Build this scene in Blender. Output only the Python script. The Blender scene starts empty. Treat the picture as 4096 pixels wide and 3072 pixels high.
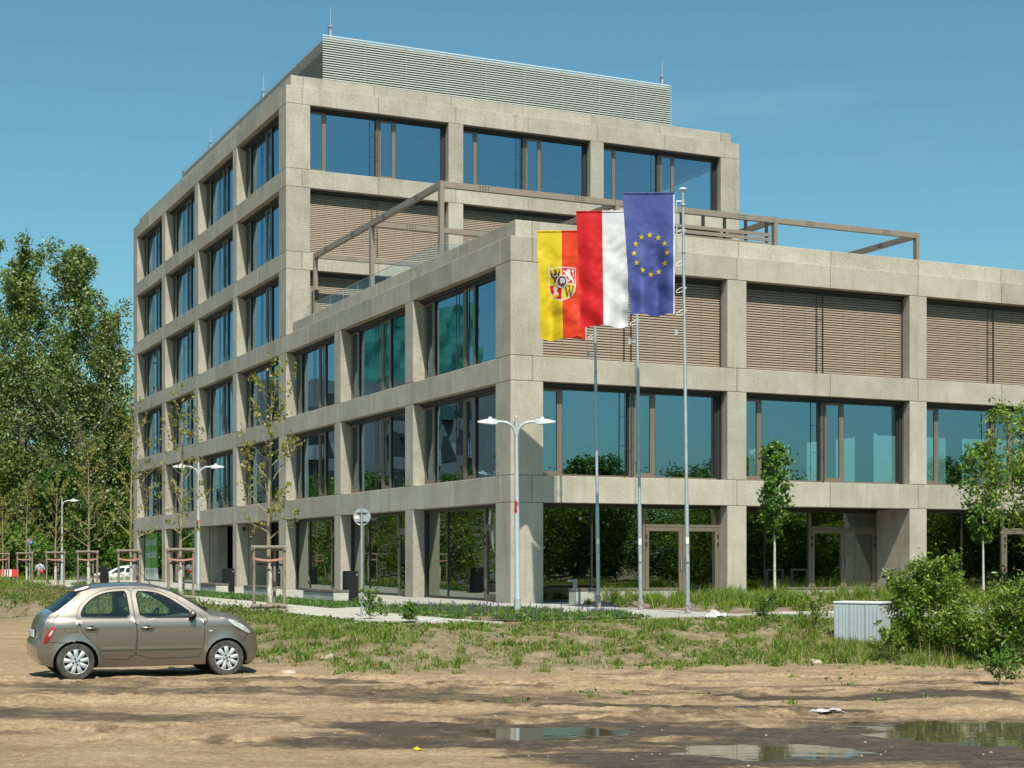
import bpy, bmesh, math, random
import numpy as np
from mathutils import Vector, Matrix, geometry, noise as mnoise
R = math.radians
random.seed(11)
rng = np.random.default_rng(11)
scene = bpy.context.scene
COL = scene.collection
PI = math.pi

# ------------------------------------------------------------------ frame of reference
CAMZ = 1.92
YAW = R(24.8897); CS, SN = math.cos(YAW), math.sin(YAW)
CX, CY, BZ = -0.03986, 47.0, 0.60            # ground corner of the low block


def W(u, v, z=0.0):
    """building coordinates (u along right facade, v along left facade) -> world"""
    return Vector((CX + CS * u - SN * v, CY + SN * u + CS * v, BZ + z))


def UV(x, y):
    dx, dy = x - CX, y - CY
    return CS * dx + SN * dy, -SN * dx + CS * dy


# ------------------------------------------------------------------ tagging and objects
def tag(o, label=None, cat=None, group=None, kind=None):
    if label: o['label'] = label
    if cat: o['category'] = cat
    if group: o['group'] = group
    if kind: o['kind'] = kind
    return o


def empty(name, loc, rz=0, label=None, cat=None, group=None):
    o = bpy.data.objects.new(name, None)
    o.location = loc; o.rotation_euler = (0, 0, rz); o.empty_display_size = .2
    COL.objects.link(o)
    return tag(o, label, cat, group)


def kids(o):
    return [c for c in bpy.data.objects if c.parent == o]


def copy_tree(o, parent=None):
    c = o.copy(); COL.objects.link(c)
    if parent is not None: c.parent = parent
    for ch in kids(o): copy_tree(ch, c)
    return c


def link_mesh(name, me, mats, parent=None, loc=None):
    for m in (mats if isinstance(mats, (list, tuple)) else [mats]): me.materials.append(m)
    o = bpy.data.objects.new(name, me); COL.objects.link(o)
    if parent is not None: o.parent = parent
    if loc is not None: o.location = loc
    return o


class MB:
    def __init__(s): s.v = []; s.f = []; s.m = []

    def quad(s, a, b, c, d, m=0):
        n = len(s.v); s.v += [tuple(a), tuple(b), tuple(c), tuple(d)]; s.f.append((n, n + 1, n + 2, n + 3)); s.m.append(m)

    def poly(s, pts, m=0):
        n = len(s.v); s.v += [tuple(p) for p in pts]; s.f.append(tuple(range(n, n + len(pts)))); s.m.append(m)

    def hexa(s, p, m=0):
        n = len(s.v); s.v += [tuple(q) for q in p]
        for f in ((0, 3, 2, 1), (4, 5, 6, 7), (0, 1, 5, 4), (1, 2, 6, 5), (2, 3, 7, 6), (3, 0, 4, 7)):
            s.f.append(tuple(n + i for i in f)); s.m.append(m)

    def box(s, x0, x1, y0, y1, z0, z1, m=0):
        x0, x1 = min(x0, x1), max(x0, x1); y0, y1 = min(y0, y1), max(y0, y1)
        s.hexa([(x0, y0, z0), (x1, y0, z0), (x1, y1, z0), (x0, y1, z0), (x0, y0, z1), (x1, y0, z1), (x1, y1, z1), (x0, y1, z1)], m)

    def bar(s, a, b, w, h, m=0, up=(0, 0, 1)):
        a, b = Vector(a), Vector(b); d = (b - a).normalized(); up = Vector(up)
        if abs(d.dot(up)) > .98: up = Vector((1, 0, 0))
        r = d.cross(up).normalized() * (w / 2); t = r.cross(d).normalized() * (h / 2)
        s.hexa([a - r - t, a + r - t, a + r + t, a - r + t, b - r - t, b + r - t, b + r + t, b - r + t], m)

    def tube(s, pts, rad, k=8, m=0, cap=True):
        pts = [Vector(p) for p in pts]
        if not hasattr(rad, '__len__'): rad = [rad] * len(pts)
        n0 = len(s.v); ref = None
        for i, p in enumerate(pts):
            d = (pts[min(i + 1, len(pts) - 1)] - pts[max(i - 1, 0)])
            d = d.normalized() if d.length > 1e-9 else Vector((0, 0, 1))
            if ref is None: ref = Vector((1, 0, 0)) if abs(d.x) < .8 else Vector((0, 1, 0))
            a = (ref - d * ref.dot(d)).normalized(); b = d.cross(a); ref = a
            for j in range(k):
                t = 2 * PI * j / k
                s.v.append(tuple(p + (a * math.cos(t) + b * math.sin(t)) * rad[i]))
        for i in range(len(pts) - 1):
            for j in range(k):
                q = (j + 1) % k; s.f.append((n0 + i * k + j, n0 + i * k + q, n0 + (i + 1) * k + q, n0 + (i + 1) * k + j)); s.m.append(m)
        if cap:
            s.f.append(tuple(n0 + j for j in reversed(range(k)))); s.m.append(m)
            e = n0 + (len(pts) - 1) * k; s.f.append(tuple(e + j for j in range(k))); s.m.append(m)

    def lathe(s, prof, c=(0, 0, 0), k=24, m=0, axis='z'):
        """prof: (radius, height) pairs"""
        n0 = len(s.v)
        for r, h in prof:
            for j in range(k):
                t = 2 * PI * j / k; x, y = r * math.cos(t), r * math.sin(t)
                p = (x, y, h) if axis == 'z' else (x, h, y) if axis == 'y' else (h, x, y)
                s.v.append((c[0] + p[0], c[1] + p[1], c[2] + p[2]))
        for i in range(len(prof) - 1):
            for j in range(k):
                q = (j + 1) % k; s.f.append((n0 + i * k + j, n0 + i * k + q, n0 + (i + 1) * k + q, n0 + (i + 1) * k + j)); s.m.append(m)

    def ball(s, c, rx, ry=None, rz=None, m=0, nu=12, nv=8):
        ry = ry or rx; rz = rz or rx
        n0 = len(s.v)
        for i in range(nv + 1):
            a = -PI / 2 + PI * i / nv
            for j in range(nu):
                t = 2 * PI * j / nu
                s.v.append((c[0] + rx * math.cos(a) * math.cos(t), c[1] + ry * math.cos(a) * math.sin(t), c[2] + rz * math.sin(a)))
        for i in range(nv):
            for j in range(nu):
                q = (j + 1) % nu; s.f.append((n0 + i * nu + j, n0 + i * nu + q, n0 + (i + 1) * nu + q, n0 + (i + 1) * nu + j)); s.m.append(m)

    def build(s, name, mats, parent=None, smooth=None, loc=None, bevel=0):
        me = bpy.data.meshes.new(name); me.from_pydata(s.v, [], s.f)
        me.polygons.foreach_set('material_index', s.m)
        if smooth is not None:
            bm = bmesh.new(); bm.from_mesh(me); bmesh.ops.remove_doubles(bm, verts=bm.verts, dist=1e-5); bm.to_mesh(me); bm.free()
            me.polygons.foreach_set('use_smooth', [True] * len(me.polygons)); me.set_sharp_from_angle(angle=R(smooth))
        me.update()
        o = link_mesh(name, me, mats, parent, loc)
        if bevel:
            b = o.modifiers.new('bevel', 'BEVEL'); b.width = bevel; b.segments = 1; b.limit_method = 'ANGLE'
        return o


def np_mesh(name, V, F, mats, parent=None, smooth=False, midx=None, loc=None):
    """V (n,3), F (m,k) all faces the same size"""
    me = bpy.data.meshes.new(name)
    V = np.ascontiguousarray(V, dtype=np.float32); F = np.ascontiguousarray(F, dtype=np.int32)
    k = F.shape[1]
    me.vertices.add(len(V)); me.vertices.foreach_set('co', V.ravel())
    me.loops.add(F.size); me.loops.foreach_set('vertex_index', F.ravel())
    me.polygons.add(len(F)); me.polygons.foreach_set('loop_start', np.arange(0, F.size, k, dtype=np.int32))
    me.polygons.foreach_set('loop_total', np.full(len(F), k, dtype=np.int32))
    if smooth: me.polygons.foreach_set('use_smooth', np.ones(len(F), dtype=bool))
    if midx is not None: me.polygons.foreach_set('material_index', np.asarray(midx, dtype=np.int32))
    me.update(calc_edges=True); me.validate()
    return link_mesh(name, me, mats, parent, loc)


# ------------------------------------------------------------------ numpy noise
def vnoise(x, y, seed=0):
    x = np.asarray(x, float); y = np.asarray(y, float)
    xi = np.floor(x).astype(np.int64); yi = np.floor(y).astype(np.int64); fx = x - xi; fy = y - yi
    fx = fx * fx * (3 - 2 * fx); fy = fy * fy * (3 - 2 * fy)

    def h(a, b):
        n = (a * 374761393 + b * 668265263 + seed * 982451653) & 0xffffffff
        n = ((n ^ (n >> 13)) * 1274126177) & 0xffffffff
        n = (n ^ (n >> 16)) & 0xffff
        return n / 65535.0
    return (h(xi, yi) * (1 - fx) + h(xi + 1, yi) * fx) * (1 - fy) + (h(xi, yi + 1) * (1 - fx) + h(xi + 1, yi + 1) * fx) * fy


def fbm(x, y, seed=0, o=4):
    s = 0; a = 1; t = 0
    for i in range(o):
        s = s + a * vnoise(x * 2 ** i, y * 2 ** i, seed + i * 17); t += a; a *= .5
    return s / t


def sstep(a, b, x):
    t = np.clip((x - a) / (b - a), 0, 1); return t * t * (3 - 2 * t)


# ------------------------------------------------------------------ materials
def _nt(name):
    m = bpy.data.materials.new(name); m.use_nodes = True
    nt = m.node_tree; nt.nodes.clear()
    return m, nt, nt.nodes.new


def _mixc(nt, a, b, fac, mode='MIX'):
    n = nt.nodes.new('ShaderNodeMix'); n.data_type = 'RGBA'; n.blend_type = mode
    for i, s in ((6, a), (7, b)):
        if isinstance(s, (tuple, list)): n.inputs[i].default_value = (*s, 1)
        else: nt.links.new(s, n.inputs[i])
    if isinstance(fac, (int, float)): n.inputs[0].default_value = fac
    else: nt.links.new(fac, n.inputs[0])
    return n.outputs[2]


def _noise(nt, scale, detail=5, rough=.6, mapping=None, coord='Object'):
    tc = nt.nodes.new('ShaderNodeTexCoord'); n = nt.nodes.new('ShaderNodeTexNoise')
    n.inputs['Scale'].default_value = scale; n.inputs['Detail'].default_value = detail; n.inputs['Roughness'].default_value = rough
    src = tc.outputs[coord]
    if mapping:
        mp = nt.nodes.new('ShaderNodeMapping'); mp.inputs['Scale'].default_value = mapping
        nt.links.new(src, mp.inputs['Vector']); src = mp.outputs[0]
    nt.links.new(src, n.inputs['Vector'])
    return n.outputs['Fac']


def _ramp(nt, fac, stops):
    r = nt.nodes.new('ShaderNodeValToRGB'); e = r.color_ramp.elements
    while len(e) < len(stops): e.new(.5)
    for i, (p, c) in enumerate(stops):
        e[i].position = p; e[i].color = (*c, 1) if hasattr(c, '__len__') else (c, c, c, 1)
    nt.links.new(fac, r.inputs[0]); return r.outputs[0]


def mat(name, c1, c2=None, scale=6, rough=.6, metal=0, bump=0, bscale=None, bdist=.01, island=0, coat=0, mapping=None, spec=None, lo=.35, hi=.65):
    m, nt, N = _nt(name)
    out = N('ShaderNodeOutputMaterial'); p = N('ShaderNodeBsdfPrincipled'); nt.links.new(p.outputs[0], out.inputs[0])
    p.inputs['Roughness'].default_value = rough; p.inputs['Metallic'].default_value = metal
    if spec is not None: p.inputs['Specular IOR Level'].default_value = spec
    if coat: p.inputs['Coat Weight'].default_value = coat; p.inputs['Coat Roughness'].default_value = .08
    c = c1
    if c2:
        f = _ramp(nt, _noise(nt, scale, mapping=mapping), [(lo, 0.), (hi, 1.)]); c = _mixc(nt, c1, c2, f)
    if island:
        g = N('ShaderNodeNewGeometry'); mr = N('ShaderNodeMapRange'); nt.links.new(g.outputs['Random Per Island'], mr.inputs[0])
        mr.inputs[3].default_value = 1 - island; mr.inputs[4].default_value = 1 + island
        cm = N('ShaderNodeCombineColor')
        for i in range(3): nt.links.new(mr.outputs[0], cm.inputs[i])
        c = _mixc(nt, c, cm.outputs[0], 1., 'MULTIPLY')
    if isinstance(c, tuple): p.inputs['Base Color'].default_value = (*c, 1)
    else: nt.links.new(c, p.inputs['Base Color'])
    if bump:
        b = N('ShaderNodeBump'); b.inputs['Strength'].default_value = bump; b.inputs['Distance'].default_value = bdist
        nt.links.new(_noise(nt, bscale or scale, 4, mapping=mapping), b.inputs['Height']); nt.links.new(b.outputs[0], p.inputs['Normal'])
    return m


def concrete_mat(name, ca, cb, bump=.55):
    m, nt, N = _nt(name)
    out = N('ShaderNodeOutputMaterial'); p = N('ShaderNodeBsdfPrincipled'); nt.links.new(p.outputs[0], out.inputs[0])
    p.inputs['Roughness'].default_value = .88; p.inputs['Specular IOR Level'].default_value = .25
    fine = _noise(nt, 26, 3, .75)
    c = _mixc(nt, ca, cb, _ramp(nt, fine, [(.36, 0.), (.64, 1.)]))
    big = _noise(nt, .9, 5, .62)
    c = _mixc(nt, c, (.80, .79, .75), _ramp(nt, big, [(.35, 1.), (.68, 0.)]), 'MULTIPLY')
    c = _mixc(nt, c, (.84, .83, .81), _ramp(nt, _noise(nt, 1.0, 5, .65, mapping=(3.4, 3.4, .35)), [(.52, 0.), (.70, 1.)]), 'MULTIPLY')
    # pale vertical runs of lime on a few panels
    run = _noise(nt, 1.0, 4, .6, mapping=(2.6, 2.6, .5)); spot = _noise(nt, .13, 1, .5)
    rf = N('ShaderNodeMath'); rf.operation = 'MULTIPLY'
    nt.links.new(_ramp(nt, run, [(.50, 0.), (.68, .55)]), rf.inputs[0]); nt.links.new(_ramp(nt, spot, [(.55, 0.), (.66, 1.)]), rf.inputs[1])
    c = _mixc(nt, c, (.52, .50, .44), rf.outputs[0])
    g = N('ShaderNodeNewGeometry'); mr = N('ShaderNodeMapRange'); nt.links.new(g.outputs['Random Per Island'], mr.inputs[0])
    mr.inputs[3].default_value = .86; mr.inputs[4].default_value = 1.07
    cm = N('ShaderNodeCombineColor')
    for i in range(3): nt.links.new(mr.outputs[0], cm.inputs[i])
    c = _mixc(nt, c, cm.outputs[0], 1., 'MULTIPLY')
    nt.links.new(c, p.inputs['Base Color'])
    b = N('ShaderNodeBump'); b.inputs['Strength'].default_value = bump; b.inputs['Distance'].default_value = .012
    nt.links.new(_noise(nt, 34, 3, .7), b.inputs['Height']); nt.links.new(b.outputs[0], p.inputs['Normal'])
    return m


def glass_mat(name, tint, base=.10, ior=1.8, wav=.0, refl=(1, 1, 1), cap=1.0):
    m, nt, N = _nt(name)
    out = N('ShaderNodeOutputMaterial'); mix = N('ShaderNodeMixShader')
    t = N('ShaderNodeBsdfTransparent'); t.inputs[0].default_value = (*tint, 1)
    g = N('ShaderNodeBsdfGlossy'); g.inputs['Roughness'].default_value = 0.0; g.inputs[0].default_value = (*refl, 1)
    fr = N('ShaderNodeLayerWeight'); fr.inputs[0].default_value = .5; pw = N('ShaderNodeMath'); pw.operation = 'POWER'; nt.links.new(fr.outputs['Facing'], pw.inputs[0]); pw.inputs[1].default_value = 5
    mr = N('ShaderNodeMapRange'); nt.links.new(pw.outputs[0], mr.inputs[0]); mr.inputs[3].default_value = base; mr.inputs[4].default_value = cap
    nt.links.new(mr.outputs[0], mix.inputs[0]); nt.links.new(t.outputs[0], mix.inputs[1]); nt.links.new(g.outputs[0], mix.inputs[2])
    nt.links.new(mix.outputs[0], out.inputs[0])
    if wav:
        b = N('ShaderNodeBump'); b.inputs['Strength'].default_value = 1; b.inputs['Distance'].default_value = wav
        nt.links.new(_noise(nt, .8, 1, .5), b.inputs['Height']); nt.links.new(b.outputs[0], g.inputs['Normal'])
    return m


def leaf_mat(name, stops, trans=.35, rough=.5, spec=.3):
    m, nt, N = _nt(name)
    out = N('ShaderNodeOutputMaterial'); p = N('ShaderNodeBsdfPrincipled'); t = N('ShaderNodeBsdfTranslucent'); mx = N('ShaderNodeMixShader')
    g = N('ShaderNodeNewGeometry'); c = _ramp(nt, g.outputs['Random Per Island'], stops)
    nt.links.new(c, p.inputs['Base Color']); p.inputs['Roughness'].default_value = rough; p.inputs['Specular IOR Level'].default_value = spec
    tc = _mixc(nt, c, (.9, 1.0, .35), 1., 'MULTIPLY'); nt.links.new(tc, t.inputs[0])
    mx.inputs[0].default_value = trans
    nt.links.new(p.outputs[0], mx.inputs[1]); nt.links.new(t.outputs[0], mx.inputs[2]); nt.links.new(mx.outputs[0], out.inputs[0])
    return m


M = {}
M['concrete'] = concrete_mat('exposed_aggregate_concrete', (.345, .313, .264), (.525, .487, .415))
M['mortar'] = mat('joint_mortar', (.5, .48, .42), rough=.9)
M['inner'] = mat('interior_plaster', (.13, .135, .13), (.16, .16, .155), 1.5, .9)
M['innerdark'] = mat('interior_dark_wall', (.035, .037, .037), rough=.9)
M['bronze'] = mat('bronze_aluminium', (.178, .140, .104), (.20, .158, .117), 3, .42, .2)
M['pergola'] = mat('brown_pergola_paint', (.245, .192, .148), (.27, .212, .164), 3, .45, .1)
M['darkframe'] = mat('dark_gasket', (.028, .026, .025), rough=.5)
M['blind'] = mat('bronze_blind_slat', (.285, .218, .158), rough=.5, metal=.1, island=.06)
M['glass'] = glass_mat('window_glass', (.30, .38, .37), .34, 1.5, .003, (.52, .80, 1.0))
M['shopglass'] = glass_mat('shop_glass', (.22, .26, .25), .33, 1.5, .003, (.85, .97, .88))
M['railglass'] = glass_mat('balustrade_glass', (.82, .90, .88), .06, 1.3, 0, (1, 1, 1), .35)
M['louvre'] = mat('louvre_aluminium', (.43, .455, .415), rough=.5, metal=.1)
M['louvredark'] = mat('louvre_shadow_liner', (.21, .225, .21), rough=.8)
M['steel'] = mat('galvanised_steel', (.44, .47, .48), (.36, .39, .40), 9, .45, .55)
M['steelw'] = mat('silver_paint', (.47, .50, .51), (.41, .44, .45), 5, .4, .3)
M['plastic_light'] = mat('lamp_housing', (.50, .53, .54), rough=.45)
M['black'] = mat('black_steel', (.010, .011, .011), rough=.55, spec=.25)
M['red'] = mat('red_paint', (.62, .03, .025), rough=.5)
M['white'] = mat('white_paint', (.72, .72, .70), rough=.55)
M['green_sign'] = mat('green_foil', (.095, .30, .045), rough=.5)
M['white_sign'] = mat('pale_foil', (.55, .58, .62), rough=.5)
M['wood'] = mat('weathered_pine', (.13, .098, .072), (.27, .222, .178), 6, .85, bump=.4, bscale=14, mapping=(3, 3, .5))
M['benchwood'] = mat('bench_slats', (.085, .07, .055), (.17, .145, .115), 5, .8, mapping=(1, 1, 1), bump=.3)
M['precast'] = mat('pale_precast', (.46, .44, .39), (.38, .365, .32), 3, .85, bump=.25, bscale=40)
M['paving'] = None
M['strap'] = mat('pink_webbing', (.40, .17, .13), (.50, .25, .19), 20, .7)
M['rubber'] = mat('black_rubber_strap', (.02, .02, .02), rough=.7)
M['bark'] = mat('grey_brown_bark', (.15, .12, .085), (.27, .22, .16), 12, .9, bump=.6, bscale=18, bdist=.02, mapping=(2, 2, .6))
M['barkpale'] = mat('limewashed_bark', (.34, .31, .25), (.60, .58, .52), 9, .9, bump=.4, bscale=14)
M['barkyoung'] = mat('young_bark', (.20, .165, .09), (.30, .25, .15), 10, .85)
M['barkpop'] = mat('poplar_bark', (.12, .105, .085), (.25, .23, .19), 6, .9, bump=.6, bscale=9, bdist=.03)

# ------------------------------------------------------------------ camera, light, sky
cam = bpy.data.cameras.new('camera'); camo = bpy.data.objects.new('camera', cam); COL.objects.link(camo)
camo.location = (0, 0, CAMZ); camo.rotation_euler = (R(90), 0, 0)
cam.sensor_width = 36; cam.lens = 36 * 6291.67 / 4096; cam.shift_y = (2236.9 - 1536) / 4096
cam.clip_end = 6000; cam.clip_start = .1
scene.camera = camo

LU, LV_, LZ = .18, .69, -1.0                  # direction the sunlight travels, building axes
ldir = Vector((CS * LU - SN * LV_, SN * LU + CS * LV_, LZ)).normalized()
sun = bpy.data.lights.new('sun', 'SUN'); sun.energy = 4.3; sun.angle = R(.53); sun.color = (1., .94, .83)
suno = bpy.data.objects.new('sun', sun); COL.objects.link(suno); suno.location = (10, -40, 60)
suno.rotation_euler = ldir.to_track_quat('-Z', 'Y').to_euler()
world = bpy.data.worlds.new('World'); scene.world = world; world.use_nodes = True
wn = world.node_tree; wn.nodes.clear()
wo = wn.nodes.new('ShaderNodeOutputWorld'); bg = wn.nodes.new('ShaderNodeBackground'); sky = wn.nodes.new('ShaderNodeTexSky')
sky.sky_type = 'NISHITA'; sky.sun_disc = False; sky.sun_elevation = math.asin(-ldir.z)
sky.sun_rotation = math.atan2(-ldir.x, -ldir.y); sky.air_density = 1.0; sky.dust_density = 1.5; sky.ozone_density = 1.6
tint = wn.nodes.new('ShaderNodeMix'); tint.data_type = 'RGBA'; tint.blend_type = 'MULTIPLY'; tint.inputs[0].default_value = 1
tint.inputs[7].default_value = (.62, 1.04, .98, 1)
wn.links.new(sky.outputs[0], tint.inputs[6])
# thin streaks of high cirrus
tc = wn.nodes.new('ShaderNodeTexCoord'); mp = wn.nodes.new('ShaderNodeMapping'); mp.inputs['Scale'].default_value = (2.2, 2.2, 11)
ns = wn.nodes.new('ShaderNodeTexNoise'); ns.inputs['Scale'].default_value = 2.2; ns.inputs['Detail'].default_value = 6
wn.links.new(tc.outputs['Generated'], mp.inputs[0]); wn.links.new(mp.outputs[0], ns.inputs['Vector'])
rp = wn.nodes.new('ShaderNodeValToRGB'); rp.color_ramp.elements[0].position = .60; rp.color_ramp.elements[1].position = .85
rp.color_ramp.elements[1].color = (.22, .22, .22, 1)
wn.links.new(ns.outputs['Fac'], rp.inputs[0])
cl = wn.nodes.new('ShaderNodeMix'); cl.data_type = 'RGBA'; cl.inputs[7].default_value = (4.6, 5.4, 5.6, 1)
wn.links.new(rp.outputs[0], cl.inputs[0]); wn.links.new(tint.outputs[2], cl.inputs[6]); wn.links.new(cl.outputs[2], bg.inputs[0])
bg.inputs[1].default_value = .088
wn.links.new(bg.outputs[0], wo.inputs[0])
scene.view_settings.view_transform = 'Standard'; scene.view_settings.look = 'None'; scene.view_settings.gamma = 1
scene.view_settings.exposure = 0.52
scene.render.engine = 'CYCLES'
scene.cycles.max_bounces = 8; scene.cycles.transparent_max_bounces = 24; scene.cycles.use_denoising = True
scene.cycles.caustics_reflective = False; scene.cycles.caustics_refractive = False


# ================================================================== GROUND
PUD = [(.40, 17.55, 1.0, .66), (2.62, 15.9, .9, .7), (5.35, 17.5, 1.2, 1.2), (-.76, 21.45, .62, .42)]
WETS = [(-3.6, 22.2, 4.4, 1.15), (-1.0, 21.6, 2.4, .95), (-5.4, 18.8, 2.6, .55), (.4, 17.8, 2.7, 1.0), (-.4, 16.7, 2.4, .55), (3.4, 15.8, 3.0, 1.9),
        (5.8, 17.3, 2.8, 2.2), (1.7, 15.2, 1.6, 1.1), (-7.0, 22.8, 2.4, .6), (2.4, 20.5, 2.4, .42), (4.5, 22.3, 3.0, .35), (-2.5, 24.2, 3.0, .4)]


def plaza_d(x, y):
    u, v = UV(x, y)
    e = lambda a0, a1, b0, b1: np.sqrt(np.maximum(np.maximum(a0 - u, u - a1), 0) ** 2 + np.maximum(np.maximum(b0 - v, v - b1), 0) ** 2)
    dA = np.hypot(np.maximum(np.maximum(-8.5 - u, (u - 1.3) * 2.4), 0), np.maximum(np.maximum(-12.4 - v, v - 60), 0))
    return np.where(u > 1.3, np.maximum(dA, 0), dA), e(-8.5, 70, -10.5, 60)


def bound_noise(x, y): return (fbm(x * .45, y * .45, 5) - .5) * 2.2


RUTS = [(22.9, .06, .15, .06), (21.5, .05, .15, .06), (20.4, -.03, .16, .05), (19.1, -.04, .18, .06), (17.9, .03, .17, .05), (24.3, .02, .14, .045), (25.6, -.05, .13, .035), (16.6, .09, .16, .04), (23.6, -.10, .15, .05), (18.5, .12, .15, .05)]


def ruts(x, y):
    """wheel ruts left by cars crossing the lot: offset from the rut in rut widths, strength, depth"""
    for k, (y0, a, w, dpt) in enumerate(RUTS):
        c = y0 + a * x + (.014 if k % 2 else -.010) * (x + 1) ** 2 * .6 + .30 * np.sin(x * .33 + y0 * 1.7) + (fbm(x * .5, x * 0 + y0, 31, 2) - .5) * .7
        yield (y - c) / w, sstep(.30, .55, fbm(x * .35, x * 0 + y0 * 3., 21, 2)), dpt


def ground_h(x, y, detail=True):
    x = np.asarray(x, float); y = np.asarray(y, float)
    dA, dB = plaza_d(x, y)
    h = .58 * (1 - sstep(0, 5.6, dA))
    hb = np.where(dB <= 0, .50, .20 * (1 - sstep(0, 6, dB)))
    h = np.maximum(h, hb)
    h = h - .12 * sstep(95, 115, y)
    if detail:
        near = 1 - sstep(40, 60, y)
        out = sstep(0, .6, np.minimum(dA, dB))
        h = h + near * out * ((fbm(x * .5, y * .9, 3) - .5) * .10 + (fbm(x * 1.6, y * 3.2, 9) - .5) * .05 * (1 + 0 * x) + (fbm(x * 5, y * 7, 12, 3) - .5) * .030 + (fbm(x * 13, y * 15, 14, 2) - .5) * .012)
        for t, mk, dpt in ruts(x, y):
            crumb = .6 + 1.3 * fbm(x * 7, y * 9, 15, 3)
            h = h - near * dpt * 1.5 * mk * (np.exp(-t ** 4) - .55 * crumb * np.exp(-((np.abs(t) - 1.55) / .45) ** 2)) + near * mk * .018 * (fbm(x * 9, y * 16, 16, 2) - .5) * np.exp(-(t / 2.2) ** 2)
        h = h * (1 - .35 * wet_rut_f(x, y))
        for (px, py, rx, ry) in PUD: h = h * (1 - .8 * (1 - sstep(1.0, 2.0, np.sqrt(((x - px) / rx) ** 2 + ((y - py) / ry) ** 2))))
        for (px, py, rx, ry) in PUD:
            q = np.sqrt(((x - px) / rx) ** 2 + ((y - py) / ry) ** 2) + (fbm(x * 2.2, y * 2.6, 44) - .5) * .95
            h = h - .075 * (1 - sstep(.7, 1.3, q))
    return h


def wet_rut_f(x, y):
    w = np.zeros_like(np.asarray(x, float)); y = y + (fbm(x * .28, y * .3, 59, 3) - .5) * 3.2 * sstep(14, 18, y)
    n = (fbm(x * .8, y * 1.5, 61) - .5) * 1.0 + (fbm(x * 3.5, y * 8, 63, 3) - .5) * .55
    for (px, py, rx, ry) in WETS:
        q = np.sqrt(((x - px) / rx) ** 2 + ((y - py) / ry) ** 2) + n
        w = np.maximum(w, (1 - sstep(.45, 1.35, q)) * (.55 if px < -.8 else 1))
    damp = .40 * sstep(.50, .66, fbm(x * .33, y * 1.25, 67, 5)) * sstep(15.5, 18, y + x * .5) * (1 - sstep(25.5, 28, y))
    w = np.maximum(w, damp)
    for t, mk, dpt in ruts(x, y): w = np.maximum(w, mk * dpt * 9.5 * np.exp(-(t / 1.3) ** 2) * (.55 + .9 * (fbm(x * 1.2, y * 3, 69) - .3)))  # shading of the ruts put into the wet tone as dark lines
    return w


def veg_f(x, y):
    """how much grows here (0 bare sand, 1 thick)"""
    dA, dB = plaza_d(x, y); d = np.minimum(dA, dB)
    d = d + bound_noise(x, y) * .9
    d = d - 2.0 * sstep(5, 9, x) + .9 * sstep(-2.2, -4.5, x) * (1 - sstep(32, 37, y))
    d = d + 2.6 * sstep(-6.5, -9.5, x) * (1 - sstep(62, 80, y))
    g = 1 - sstep(4.4, 7.4 - 1.6 * sstep(-6.5, -9, x), d)
    dx, dy = x + 6.2, y - 26.3
    g = g * sstep(1.6, 2.6, np.sqrt((dx * .62) ** 2 + dy ** 2)) if True else g
    return g


def grid_lines(a, b, fine0, fine1, st, grow=1.18):
    c = list(np.arange(fine0, fine1 + 1e-6, st)); s = st; p = fine1
    while p < b: s *= grow; p += s; c.append(min(p, b))
    s = st; p = fine0; lo = []
    while p > a: s *= grow; p -= s; lo.append(max(p, a))
    return np.array(lo[::-1] + c)


gx = grid_lines(-2500, 2500, -9.8, 9.2, .05, 1.14); gy = grid_lines(-2500, 4000, 13.8, 28.5, .045, 1.12)
GX, GY = np.meshgrid(gx, gy); nx, ny = len(gx), len(gy)
GZ = ground_h(GX, GY)
V = np.stack([GX, GY, GZ], -1).reshape(-1, 3)
ii = np.arange(nx * ny).reshape(ny, nx)
F = np.stack([ii[:-1, :-1], ii[:-1, 1:], ii[1:, 1:], ii[1:, :-1]], -1).reshape(-1, 4)


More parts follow.
